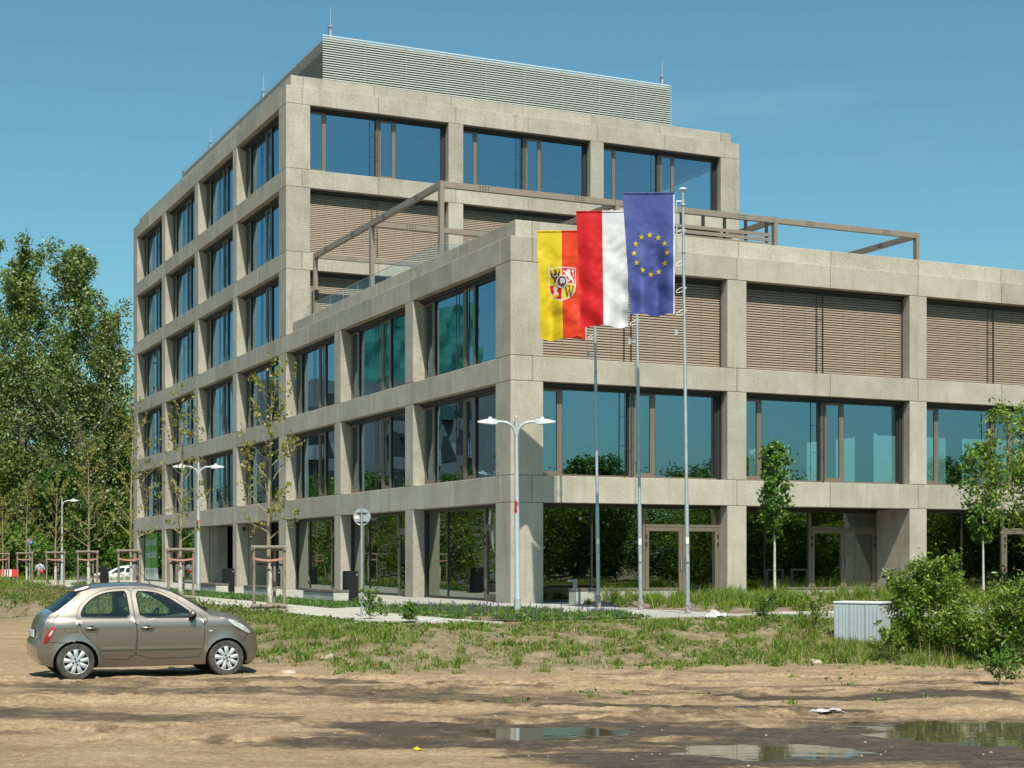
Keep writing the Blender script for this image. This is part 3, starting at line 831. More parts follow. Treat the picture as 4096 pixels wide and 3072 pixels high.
# ---- glass balustrade along the terrace
mb = MB(); th = .008
mb.quad((.86, 7.75, 10.9), (.86, V0 - .2, 10.9), (.86, V0 - .2, 12.25), (.86, 7.75, 12.25)); mb.quad((.86, 7.75, 10.9), (21.9, 7.75, 10.9), (21.9, 7.75, 12.25), (.86, 7.75, 12.25))
bal = mb.build('glass_balustrade', M['railglass'], BLD)
mb = MB(); mb.box(.85, .87, 7.7, V0 - .2, 12.25, 12.262); mb.box(.87, 21.9, 7.74, 7.76, 12.25, 12.262)
for k in range(9): mb.box(.853, .867, 7.75 + k * 1.7, 7.758 + k * 1.7, 11, 12.24)
mb.build('cap_rail', M['steel'], bal)
# ---- small fittings under the beams and on the pergola post
for u, v, z in ((.3, 31.0, 2.75), (.3, 24.0, 2.75), (.25, 54.35, 2.7)):
    mb = MB(); mb.ball((u, v, z), .085); mb.box(u - .03, u + .03, v - .02, v + .12, z + .02, z + .1); mb.build('dome_camera', M['black'], BLD, smooth=60)

# ================================================================== TERRACE PERGOLA
PER = empty('terrace_pergola', W(0, 0, 10.95), YAW, 'brown steel pergola frame standing on the roof terrace of the low wing', 'pergola')
PU = [1.10, 8.05, 15.0, 21.85]; PV = [8.15, 15.25, 22.4]; zt = 14.5 - 10.95; bw, bh = .16, .22
for i, u in enumerate(PU):
    for j, v in enumerate(PV):
        if i and j: continue
        mb = MB(); mb.box(u - bw / 2, u + bw / 2, v - .11, v + .11, 0, zt - bh); mb.build('post', M['pergola'], PER, bevel=.006)
for i, u in enumerate(PU):
    mb = MB(); vend = PV[2] if i < 3 else 17.5
    mb.box(u - bw / 2, u + bw / 2, PV[0] - .11, vend + .11, zt - bh, zt)
    for vv in (10.2, 13.6, 17.2, 20.6):                              # bolted splice plates
        if vv < vend:
            for k in range(4):
                for dz in (-.155, -.065): mb.box(u - bw / 2 - .012, u + bw / 2 + .012, vv + k * .09, vv + k * .09 + .035, zt + dz - .012, zt + dz + .03, 1)
    mb.build('beam', [M['pergola'], M['darkframe']], PER, bevel=.006)
for j, v in enumerate(PV):
    for k in range(3):
        if j and k == 2: continue
        u0, u1 = PU[k] + bw / 2, PU[k + 1] - bw / 2
        mb = MB(); mb.box(u0, u1, v - .08, v + .08, zt - bh + .002, zt - .002)
        for uu in (u0 + 1.35, u1 - 1.65):
            for q in range(4):
                for dz in (-.155, -.065): mb.box(uu + q * .11, uu + q * .11 + .035, v - .092, v + .092, zt + dz - .014, zt + dz + .03, 1)
        mb.build('beam', [M['pergola'], M['darkframe']], PER, bevel=.006)
# shading panel of wide slats under the front beam, third bay
mb = MB()
for k in range(8): mb.box(PU[1] + .35, PU[2] - .25, 8.05, 8.10, 1.45 + k * .19, 1.45 + k * .19 + .13)
for k in range(7): mb.box(PU[1] + .8 + k * .95, PU[1] + .92 + k * .95, 8.10, 8.16, 1.1, zt - bh - .02, 1)
mb.build('slat_screen', [M['pergola'], M['darkframe']], PER)
mb = MB(); mb.box(1.02, 1.18, PV[2] - .22, PV[2] - .112, 1.55, 1.95); mb.build('wall_lamp', M['black'], PER, bevel=.01)

# ================================================================== POSTER ON THE GLASS
def text_mesh(body, size, align='LEFT', bold=.0, depth=0.0):
    cu = bpy.data.curves.new('txt', 'FONT'); cu.body = body; cu.size = size; cu.align_x = align; cu.offset = bold; cu.extrude = depth; cu.resolution_u = 4
    o = bpy.data.objects.new('txt', cu); COL.objects.link(o); bpy.context.view_layer.update()
    me = bpy.data.meshes.new_from_object(o.evaluated_get(bpy.context.evaluated_depsgraph_get()))
    bpy.data.objects.remove(o); bpy.data.curves.remove(cu)
    return me


SG = empty('window_poster', W(.47, 52.5, 0), YAW, 'green and white poster filling the far left ground floor window', 'poster')
# local axes of the poster: x = depth u, y = along v; read from outside, text runs towards -v
v1 = 54.50 - 52.5; v0 = 50.9 - 52.5
mb = MB(); mb.box(-.012, .012, v0, v1, .80, 3.02); mb.build('upper_panel', M['green_sign'], SG)
mb = MB(); mb.box(-.012, .012, v0, v1, .0, .798); mb.build('lower_panel', M['white_sign'], SG)
for body, z, size, mt, nm in (('Sprzedaż', 2.18, .88, 'white_sign', 'lettering'), ('mieszkań', 1.42, .88, 'white_sign', 'lettering'), ('WUWA', .22, .98, 'green_sign', 'lettering')):
    me = text_mesh(body, size, bold=.006)
    xs = [v.co.x for v in me.vertices]; wid = max(xs) - min(xs); tgt = 3.05 if body != 'WUWA' else 2.5
    for v in me.vertices:
        x, y = v.co.x, v.co.y
        v.co = (-.016, v1 - .25 - (x - min(xs)) * tgt / wid, z + y * .72)
    link_mesh(nm, me, M[mt], SG)

# ================================================================== CARS
def inpoly(p, pl):
    c = False; j = len(pl) - 1
    for i in range(len(pl)):
        if (pl[i][1] > p[1]) != (pl[j][1] > p[1]) and p[0] < (pl[j][0] - pl[i][0]) * (p[1] - pl[i][1]) / (pl[j][1] - pl[i][1]) + pl[i][0]: c = not c
        j = i
    return c


def resample(pl, st, closed=True):
    out = []; n = len(pl)
    for i in range(n if closed else n - 1):
        a, b = Vector(pl[i]), Vector(pl[(i + 1) % n]); k = max(1, int(math.ceil((b - a).length / st)))
        out += [tuple(a.lerp(b, t / k)) for t in range(k)]
    if not closed: out.append(tuple(pl[-1]))
    return out


def smooth_poly(pl, closed=True, it=1):
    for _ in range(it):
        q = []; n = len(pl)
        for i in range(n if closed else n - 1):
            a, b = Vector(pl[i]), Vector(pl[(i + 1) % n]); q += [tuple(a * .75 + b * .25), tuple(a * .25 + b * .75)]
        if not closed: q = [pl[0]] + q[1:-1] + [pl[-1]]
        pl = q
    return pl


def offset_poly(pl, d):
    """inward for d>0"""
    n = len(pl); A = sum(pl[i][0] * pl[(i + 1) % n][1] - pl[(i + 1) % n][0] * pl[i][1] for i in range(n)); sg = 1 if A > 0 else -1
    out = []
    for i in range(n):
        a, b, c = Vector(pl[i - 1]), Vector(pl[i]), Vector(pl[(i + 1) % n])
        e1, e2 = (b - a), (c - b)
        if e1.length < 1e-9 or e2.length < 1e-9: out.append(tuple(b)); continue
        e1.normalize(); e2.normalize()
        n1, n2 = Vector((-e1.y, e1.x)) * sg, Vector((-e2.y, e2.x)) * sg; t = (n1 + n2)
        t = t.normalized() if t.length > 1e-6 else n1
        out.append(tuple(b + t * d / max(.5, t.dot(n1))))
    return out


def region_mesh(outer, holes, st=.06):
    """triangles filling outer minus holes in 2D"""
    loops = [resample(outer, st)] + [resample(h, st) for h in holes]
    vs = []; es = []
    for l in loops:
        n0 = len(vs); vs += [Vector(p) for p in l]; es += [(n0 + i, n0 + (i + 1) % len(l)) for i in range(len(l))]
    xs = [p[0] for p in loops[0]]; zs_ = [p[1] for p in loops[0]]
    x = min(xs) + st / 2
    while x < max(xs):
        z = min(zs_) + st / 2
        while z < max(zs_):
            p = (x, z)
            if inpoly(p, loops[0]) and not any(inpoly(p, h) for h in loops[1:]) and min((Vector(p) - v).length for v in vs[:sum(len(l) for l in loops)]) > st * .45: vs.append(Vector(p))
            z += st
        x += st
    r = geometry.delaunay_2d_cdt(vs, es, [], 0, 1e-6)
    V2, T = r[0], r[2]; tris = []
    for t in T:
        c = (sum(V2[i].x for i in t) / 3, sum(V2[i].y for i in t) / 3)
        if inpoly(c, loops[0]) and not any(inpoly(c, h) for h in loops[1:]): tris.append(tuple(t))
    return [tuple(v) for v in V2], tris


M['carpaint'] = mat('taupe_metallic_paint', (.258, .220, .190), (.285, .245, .212), 90, .33, .75, coat=.9, lo=.4, hi=.6)
M['carwhite'] = mat('white_car_paint', (.74, .75, .75), rough=.3, coat=.6)
M['carglass'] = glass_mat('tinted_car_glass', (.74, .84, .78), .055, 1.4, 0, (1, 1, 1), .40)
M['rubbertyre'] = mat('tyre_rubber', (.035, .033, .030), (.085, .075, .062), 9, .9, bump=.5, bscale=60)
M['hub'] = mat('wheel_trim', (.52, .54, .56), rough=.42, metal=.4)
M['carblack'] = mat('black_trim', (.014, .014, .015), rough=.65, spec=.2)
M['lampglass'] = mat('headlamp_lens', (.42, .46, .45), (.55, .58, .56), 12, .12, coat=.8)
M['tailred'] = mat('tail_lamp_red', (.36, .012, .02), rough=.2, coat=.7)
M['seat'] = mat('seat_cloth', (.055, .058, .06), rough=.9)
M['seatpale'] = mat('pale_cloth', (.42, .46, .44), rough=.9)
M['dust'] = mat('sill_dust', (.20, .15, .10), (.155, .125, .10), 8, .8)


def build_car(name, S, loc, heading, label, cat, paint):
    root = empty(name, loc, heading, label, cat)
    zk, wk = [k[0] for k in S['prof']], [k[1] for k in S['prof']]
    xr, xf = S['xr'], S['xf']

    def hw(x, z):
        y = float(np.interp(z, zk, wk))
        y += .018 * math.exp(-((z - S['crease']) / .020) ** 2) - .008 * math.exp(-((z - S['crease'] + .05) / .02) ** 2)
        if x < S['x0']: y *= 1 - S['tr'] * min(1, (S['x0'] - x) / (S['x0'] - xr)) ** 2.4
        if x > S['x1']: y *= 1 - S['tf'] * min(1, (x - S['x1']) / (xf - S['x1'])) ** 2.4
        for ax in (0, S['wb']):                                      # lips of the wheel arches
            q = math.hypot(x - ax, z - S['ar'][1]); y += .018 * math.exp(-((q - S['ar'][0]) / .04) ** 2) if z > .2 else 0
        return y

    def arch(ax, r, zc, zs_):
        a0 = math.asin(max(-1, min(1, (zs_ - zc) / r)))
        return [(ax + r * math.cos(a), zc + r * math.sin(a)) for a in np.linspace(a0, PI - a0, 15)]
    ra, za = S['ar']
    out = list(S['top'])                                             # rear bottom -> over the roof -> front bottom
    body = out + arch(S['wb'], ra, za, S['sill']) + [(S['wb'] - ra - .05, S['sill'])] + [(ra + .05, S['sill'])] + arch(0, ra, za, S['sill'])
    wins = [smooth_poly(w, it=1) for w in S['wins']]
    doors = [smooth_poly(d, it=1) for d in S['doors']]
    gap = .007

    def side(nm, outer, holes, m, off=0., parent=root, st=.06, smooth=True):
        V2, T = region_mesh(outer, holes, st)
        for sg in (-1, 1):
            mb = MB(); mb.v = [(x, sg * (hw(x, z) + off), z) for x, z in V2]
            mb.f = [t if sg < 0 else t[::-1] for t in T]; mb.m = [0] * len(T)
            yield sg, mb.build(nm, m, parent, smooth=40 if smooth else None)
    shell_holes = [d for d in doors]
    body_parts = [o for _, o in side('side_panel', body, shell_holes, paint)]
    for dn, d in zip(S['dnames'], doors):
        w_in = [w for w in wins if inpoly(w[0], d)]
        for sg, o in side(dn, offset_poly(d, gap), w_in, paint):
            for hx, hz in S['handles']:
                if inpoly((hx, hz), d):
                    mb = MB(); y = sg * hw(hx, hz)
                    mb.tube([(hx - .105, y + sg * .006, hz - .004), (hx - .085, y + sg * .03, hz), (hx + .085, y + sg * .03, hz + .002), (hx + .105, y + sg * .006, hz - .002)], [.014, .019, .019, .014], 8)
                    mb.build('handle', paint, o, smooth=50)
                    mb = MB(); mb.poly([(hx + .07 * math.cos(t), y + sg * .004, hz + .038 * math.sin(t)) for t in np.linspace(0, 2 * PI, 16, endpoint=False)]); mb.build('handle_recess', M['carblack'], o)
            for (a, b, z) in S['mould']:
                if inpoly(((a + b) / 2, z), d):
                    mb = MB(); pts = [(x, sg * (hw(x, z) + .006), z) for x in np.linspace(a, b, 14)]
                    n = len(pts)
                    for (p, q) in zip(pts[:-1], pts[1:]):
                        mb.hexa([(p[0], p[1] - sg * .02, p[2] - .028), (q[0], q[1] - sg * .02, q[2] - .028), (q[0], q[1] + sg * .012, q[2] - .018), (p[0], p[1] + sg * .012, p[2] - .018),
                                 (p[0], p[1] - sg * .02, p[2] + .028), (q[0], q[1] - sg * .02, q[2] + .028), (q[0], q[1] + sg * .012, q[2] + .018), (p[0], p[1] + sg * .012, p[2] + .018)])
                    mb.build('side_moulding', paint, o)
            for w in w_in:                                           # pane and its rubber
                for s2, g_ in [(sg, None)]:
                    V2, T = region_mesh(w, [], .09)
                    mb = MB(); mb.v = [(x, sg * (hw(x, z) - .012), z) for x, z in V2]; mb.f = T; mb.m = [0] * len(T)
                    mb.build('window', M['carglass'], o, smooth=60)
                ws = resample(w, .05); wi = offset_poly(ws, .022); mb = MB(); n = len(ws)
                for i in range(n):
                    k = (i + 1) % n
                    mb.quad(*[(x, sg * (hw(x, z) + of), z) for (x, z), of in ((ws[i], .003), (ws[k], .003), (wi[k], -.008), (wi[i], -.008))])
                mb.build('window_rubber', M['carblack'], o)
            for (xa, za_, xb, zb_) in S['bars']:
                if inpoly((xa, za_ - .05), d):
                    mb = MB(); mb.quad((xa - .012, sg * (hw(xa, za_) - .002), za_), (xa + .012, sg * (hw(xa, za_) - .002), za_), (xb + .012, sg * (hw(xb, zb_) - .002), zb_), (xb - .012, sg * (hw(xb, zb_) - .002), zb_))
                    mb.build('window_bar', M['carblack'], o)
    # dark liner that shows in the shut lines
    for _, o in side('door_frame', S['liner'], wins, M['carblack'], -.02, st=.09): pass
    # strip over bonnet, windscreen, roof, hatch
    strip = resample(smooth_poly(out, False, 1), .05, False); bow = S['bow']

    def bowat(x, z, i):
        return float(np.interp(i / (len(strip) - 1), bow[0], bow[1]))
    nrm = []
    for i, p in enumerate(strip):
        a, b = strip[max(0, i - 1)], strip[min(len(strip) - 1, i + 1)]; t = Vector((b[0] - a[0], b[1] - a[1])).normalized(); nrm.append((-t.y, t.x))
    ws_ = [-1, -.97, -.9, -.75, -.5, -.25, 0, .25, .5, .75, .9, .97, 1]

    def sp(i, w):
        x, z = strip[i]; bo = bowat(x, z, i) * (1 - abs(w) ** 2.4); n = nrm[i]
        return (x + n[0] * bo, hw(x, z) * w, z + n[1] * bo)

    def within(i, seg):
        (xa, za_), (xb, zb_) = seg; x, z = strip[i]
        return min(xa, xb) - 1e-6 <= x <= max(xa, xb) + 1e-6 and min(za_, zb_) - 1e-6 <= z <= max(za_, zb_) + 1e-6
    mb = MB(); gl = {k: MB() for k in S['glass']}
    for i in range(len(strip) - 1):
        for a, b in zip(ws_[:-1], ws_[1:]):
            tgt = mb; mi = 0
            for k, seg in S['glass'].items():
                if within(i, seg) and within(i + 1, seg) and abs(a + b) / 2 < .88: tgt = gl[k]
            for seg, lim, m_ in S['paintzones']:
                if within(i, seg) and within(i + 1, seg) and abs(a + b) / 2 < lim and tgt is mb: mi = m_
            tgt.quad(sp(i, a), sp(i, b), sp(i + 1, b), sp(i + 1, a), mi)
    mb.build('body', [paint, M['carblack']], root, smooth=45)
    for k in gl: gl[k].build(k, M['carglass'], root, smooth=60)
    # wheels
    rt = S['tyre']
    for ax in (0, S['wb']):
        for sg in (-1, 1):
            yc = sg * (S['track'])
            mb = MB(); prof = [(rt * .68, -.085), (rt * .82, -.092), (rt * .95, -.086), (rt * .99, -.065), (rt, -.03), (rt, .03), (rt * .99, .065), (rt * .95, .086), (rt * .82, .092), (rt * .68, .085)]
            mb.lathe(prof, (ax, yc, rt - .012), 40, 0, 'y')
            wh = mb.build('wheel', M['rubbertyre'], root, smooth=40)
            mb = MB(); yo = yc + sg * .072; c = (ax, yo, rt - .012); rh = rt * .69

            def pt(r, t, dy): return (c[0] + r * math.cos(t), c[1] + sg * dy, c[2] + r * math.sin(t))
            mb.lathe([(rh, 0), (rh * .96, sg * .02), (rh * .92, sg * .012)], c, 40, 0, 'y')
            ns_ = S.get('spokes', 9)
            mb.poly([pt(rh * .36, t, .022) for t in np.linspace(0, 2 * PI, 28, endpoint=False)])
            for s_ in range(ns_):
                t0 = 2 * PI * s_ / ns_ + .2; w0, w1, w2 = PI / ns_ * .98, PI / ns_ * .82, PI / ns_ * .62
                rings = [(rh * .36, w0, .022), (rh * .50, w1, .026), (rh * .66, w1 * .86, .028), (rh * .82, w2 * .95, .024), (rh * .94, w2 * .9, .014)]
                for (r0_, a0, d0), (r1_, a1, d1) in zip(rings[:-1], rings[1:]):
                    mb.quad(pt(r0_, t0 - a0, d0 - .006), pt(r0_, t0, d0 + .004), pt(r1_, t0, d1 + .004), pt(r1_, t0 - a1, d1 - .006)); mb.quad(pt(r0_, t0, d0 + .004), pt(r0_, t0 + a0, d0 - .006), pt(r1_, t0 + a1, d1 - .006), pt(r1_, t0, d1 + .004))
            hub = mb.build('hub_cap', M['hub'], wh, smooth=30)
            mb = MB(); mb.poly([pt(rh * .97, t, -.012) for t in np.linspace(0, 2 * PI, 28, endpoint=False)]); mb.build('rim', M['carblack'], wh)
            mb = MB()
            for q in range(4):
                t = q * PI / 2 + .35; mb.ball(pt(rh * .25, t, .026), .016, .006, .016, nu=8, nv=5)
            mb.lathe([(rh * .10, 0), (rh * .10, sg * .006), (rh * .06, sg * .008)], (c[0], c[1] + sg * .022, c[2]), 14, 0, 'y')
            mb.build('wheel_nut', M['carblack'], wh)
    # underbody, arches
    mb = MB(); wb = S['wb']; yb = S['track'] - .16
    mb.box(xr + .25, xf - .3, -yb, yb, .17, S['belt'] - .42); mb.box(ra + .02, wb - ra - .02, -S['track'] + .02, S['track'] - .02, .2, .32)
    for ax in (0, wb):
        pa = [(ax + (ra + .015) * math.cos(a), za + (ra + .015) * math.sin(a)) for a in np.linspace(-.12, PI + .12, 17)]
        for (x0_, z0_), (x1_, z1_) in zip(pa[:-1], pa[1:]): mb.quad((x0_, -S['track'] - .03, z0_), (x1_, -S['track'] - .03, z1_), (x1_, S['track'] + .03, z1_), (x0_, S['track'] + .03, z0_))
    mb.build('underbody', M['carblack'], root)
    # cabin
    for sx, sy in S['seats']:
        mb = MB(); mb.hexa([(sx, sy - .22, .38), (sx + .48, sy - .22, .42), (sx + .48, sy + .22, .42), (sx, sy + .22, .38), (sx, sy - .22, .56), (sx + .48, sy - .22, .60), (sx + .48, sy + .22, .60), (sx, sy + .22, .56)])
        mb.hexa([(sx - .06, sy - .21, .5), (sx + .08, sy - .21, .5), (sx + .08, sy + .21, .5), (sx - .06, sy + .21, .5), (sx - .20, sy - .17, 1.06), (sx - .10, sy - .17, 1.06), (sx - .10, sy + .17, 1.06), (sx - .20, sy + .17, 1.06)])
        st_ = mb.build('seat', M['seat'], root, bevel=.04)
        mb = MB(); mb.box(sx - .22, sx - .12, sy - .12, sy + .12, 1.11, 1.28); mb.box(sx - .18, sx - .16, sy - .06, sy - .04, 1.05, 1.12); mb.box(sx - .18, sx - .16, sy + .04, sy + .06, 1.05, 1.12); mb.build('headrest', M['seatpale'], st_, bevel=.03)
    dx = S['dash']; mb = MB()
    mb.hexa([(dx, -.66, .6), (dx + .5, -.66, .6), (dx + .5, .66, .6), (dx, .66, .6), (dx + .08, -.66, .93), (dx + .5, -.66, 1.0), (dx + .5, .66, 1.0), (dx + .08, .66, .93)]); mb.build('dashboard', M['seat'], root, bevel=.05)
    mb = MB(); cx_, cz_ = dx - .10, .92
    ring = [(cx_ + .07 * math.sin(t), .34 + .185 * math.cos(t), cz_ + .17 * math.sin(t)) for t in np.linspace(0, 2 * PI, 21)]
    mb.tube(ring, .016, 6); mb.tube([(cx_, .34, cz_), (dx + .1, .34, .82)], .03, 6); mb.tube([ring[0], ring[10]], .014, 5); mb.build('steering_wheel', M['carblack'], root, smooth=50)
    # door mirrors
    for sg in (-1, 1):
        x, z = S['mirror']; y = sg * (hw(x, z) + .10)
        mb = MB(); mb.ball((x, y, z), .06, .10, .068, nu=14, nv=9); mb.ball((x + .012, y, z - .02), .058, .098, .066, 1, nu=14, nv=9); mb.bar((x + .02, sg * hw(x, z - .05), z - .05), (x + .01, y, z - .03), .05, .04, 1)
        mb.build('door_mirror', [paint, M['carblack']], root, smooth=50)
    # lamps
    for sg in (-1, 1):
        for nm, pl, m_, off in S['lamps']:
            V2, T = region_mesh(smooth_poly(pl, it=2), [], .04)
            cx0 = sum(v[0] for v in V2) / len(V2); cz0 = sum(v[1] for v in V2) / len(V2); rr = max(math.hypot(v[0] - cx0, v[1] - cz0) for v in V2)
            mb = MB(); mb.v = [(x, sg * (hw(x, z) + off + .018 * (1 - (math.hypot(x - cx0, z - cz0) / rr) ** 2)), z) for x, z in V2]; mb.f = [t if sg < 0 else t[::-1] for t in T]; mb.m = [0] * len(T)
            mb.build(nm, M[m_], root, smooth=60)
    for nm, pl, rad in S['lines']:
        for sg in (-1, 1):
            pts = [(x, sg * (hw(x, z) + .001), z) for x, z in resample(smooth_poly(pl, False, 2), .05, False)]
            mb = MB(); mb.tube(pts, rad, 4, cap=False); mb.build(nm, M['carblack'], root)
    if S.get('aerial'):
        (x0, z0), (x1, z1) = S['aerial']
        mb = MB(); mb.tube([(x0, 0, z0), (x0 - .03, 0, z0 + .04), (x1, 0, z1)], [.012, .006, .0035], 5); mb.build('aerial', M['carblack'], root)
    px_, pz_ = S['plate']
    mb = MB(); mb.box(px_ - .012, px_ + .0, -.26, .26, pz_ - .055, pz_ + .055); mb.box(px_ - .0145, px_ - .012, .215, .26, pz_ - .055, pz_ + .055, 1); mb.build('number_plate', [M['white'], mat('plate_blue', (.02, .05, .3))], root)
    if S.get('wipers'):
        mb = MB()
        for y0_ in (-.5, .1): mb.bar((S['wipers'][0], y0_, S['wipers'][1]), (S['wipers'][0] - .10, y0_ + .52, S['wipers'][1] + .05), .025, .02)
        mb.build('wiper', M['carblack'], root)
    return root, hw


HATCH = dict(
    xr=-.60, xf=3.02, x0=.05, x1=2.35, tr=.17, tf=.30, wb=2.42, sill=.19, ar=(.348, .272), tyre=.296, track=.735, belt=.95, crease=.895,
    prof=[(.15, .745), (.25, .785), (.40, .812), (.60, .825), (.80, .828), (.875, .822), (.90, .812), (.93, .792), (1.0, .775), (1.10, .735), (1.25, .665), (1.36, .60), (1.43, .555), (1.50, .50)],
    top=[(-.34, .20), (-.49, .24), (-.565, .34), (-.585, .48), (-.575, .585), (-.525, .65), (-.51, .78), (-.465, .92), (-.40, 1.03), (-.26, 1.10), (-.11, 1.215), (.01, 1.31), (.10, 1.385), (.25, 1.432), (.50, 1.466),
         (.85, 1.482), (1.12, 1.472), (1.36, 1.438), (1.56, 1.372), (1.77, 1.262), (1.97, 1.128), (2.15, 1.005), (2.27, .975), (2.42, .952), (2.58, .915), (2.72, .85), (2.84, .76), (2.925, .66), (2.965, .57), (2.985, .48), (2.985, .38), (2.955, .26), (2.91, .205), (2.84, .19)],
    wins=[[(.135, .985), (.075, 1.00), (.085, 1.08), (.145, 1.18), (.25, 1.275), (.39, 1.35), (.54, 1.388), (.70, 1.402), (.825, 1.405), (.842, 1.2), (.862, .972), (.6, .972)],
          [(1.015, .968), (.99, 1.15), (.965, 1.398), (1.12, 1.398), (1.26, 1.385), (1.45, 1.318), (1.64, 1.20), (1.82, 1.065), (1.97, .955), (1.5, .962)]],
    doors=[[(.46, .302), (.40, .36), (.34, .50), (.19, .648), (.10, .74), (.03, .90), (.01, .98), (.02, 1.07), (.08, 1.185), (.20, 1.295), (.36, 1.382), (.54, 1.425), (.70, 1.44), (.885, 1.447), (.90, 1.2), (.925, .95), (.955, .80), (.955, .6), (.925, .302)],
           [(.932, .302), (.962, .6), (.962, .80), (.932, .95), (.908, 1.2), (.893, 1.447), (1.12, 1.437), (1.29, 1.42), (1.48, 1.35), (1.68, 1.23), (1.87, 1.09), (2.02, .985), (2.055, .86), (2.062, .70), (2.045, .50), (2.005, .37), (1.95, .302)]],
    dnames=['rear_door', 'front_door'], handles=[(.235, .812), (1.125, .808)], mould=[(.385, .918, .482), (.975, 2.0, .478)], bars=[(.362, 1.335, .375, .975)],
    liner=[(.5, .26), (.30, .45), (-.02, .85), (.0, 1.1), (.2, 1.33), (.5, 1.44), (.9, 1.46), (1.3, 1.43), (1.75, 1.2), (2.05, 1.0), (2.09, .7), (2.0, .26)],
    bow=([0, .06, .17, .22, .27, .36, .42, .60, .66, .72, .77, .90, 1], [.02, .03, .04, .04, .05, .06, .055, .06, .09, .11, .09, .12, .07]),
    glass={'windscreen': ((2.12, 1.025), (1.55, 1.378)), 'rear_window': ((-.36, 1.045), (.07, 1.365))}, paintzones=[(((2.12, 1.025), (1.55, 1.378)), .96, 1), (((-.36, 1.045), (.07, 1.365)), .96, 1), (((2.86, .28), (3.0, .45)), .6, 1)],
    seats=[(1.12, .36), (1.12, -.36), (.28, .36), (.28, -.36)], dash=1.55, mirror=(1.84, 1.02), plate=(-.575, .72), aerial=((1.33, 1.50), (1.08, 1.78)), wipers=(2.17, 1.10),
    lamps=[('headlight', [(2.42, .925), (2.52, .915), (2.66, .855), (2.79, .765), (2.86, .685), (2.80, .69), (2.68, .745), (2.53, .83)], 'lampglass', .004),
           ('tail_light', [(-.315, .86), (-.375, .845), (-.455, .73), (-.505, .575), (-.455, .575), (-.39, .69), (-.325, .79)], 'tailred', .003),
           ('side_indicator', [(2.125, .755), (2.19, .755), (2.19, .728), (2.125, .728)], 'lampglass', .001)],
    lines=[('bonnet_seam', [(2.06, .985), (2.13, .93), (2.065, .86)], .004), ('bumper_seam', [(2.80, .69), (2.74, .60), (2.70, .55)], .005), ('bumper_seam', [(-.47, .60), (-.30, .60), (-.20, .585), (-.10, .585)], .004),
           ('fuel_flap', [(-.17, .865), (-.01, .865), (.02, .85), (.02, .76), (.0, .745), (-.15, .745), (-.17, .76), (-.17, .865)], .003), ('hatch_seam', [(.10, 1.37), (-.05, 1.22), (-.22, 1.06), (-.33, .98), (-.36, .88)], .004)])
h0 = R(24); ox, oy = -6.93, 25.0
cw_, sw_ = math.cos(h0), math.sin(h0)
# root on the car's centre line under the rear axle
CAR, hwf = build_car('parked_car', HATCH, (ox - sw_ * .80, oy + cw_ * .80, .0), h0, 'taupe metallic five door hatchback parked on the sandy earth', 'car', M['carpaint'])
zc = float(np.mean(ground_h(np.array([ox, ox + 2.42 * cw_]), np.array([oy, oy + 2.42 * sw_])))); CAR.location.z = zc + .005
# white centre of each tail light and small roof spoiler
for sg in (-1, 1):
    V2, T = region_mesh(smooth_poly([(-.345, .80), (-.385, .775), (-.425, .70), (-.40, .69), (-.36, .75)], it=2), [], .03)
    mb = MB(); mb.v = [(x, sg * (hwf(x, z) + .022), z) for x, z in V2]; mb.f = T; mb.m = [0] * len(T); mb.build('reversing_lamp', M['lampglass'], CAR)
mb = MB(); mb.hexa([(.02, -.52, 1.385), (.26, -.53, 1.455), (.26, .53, 1.455), (.02, .52, 1.385), (-.0, -.50, 1.425), (.24, -.51, 1.500), (.24, .51, 1.500), (-.0, .50, 1.425)]); mb.build('roof_spoiler', M['carpaint'], CAR, bevel=.015)

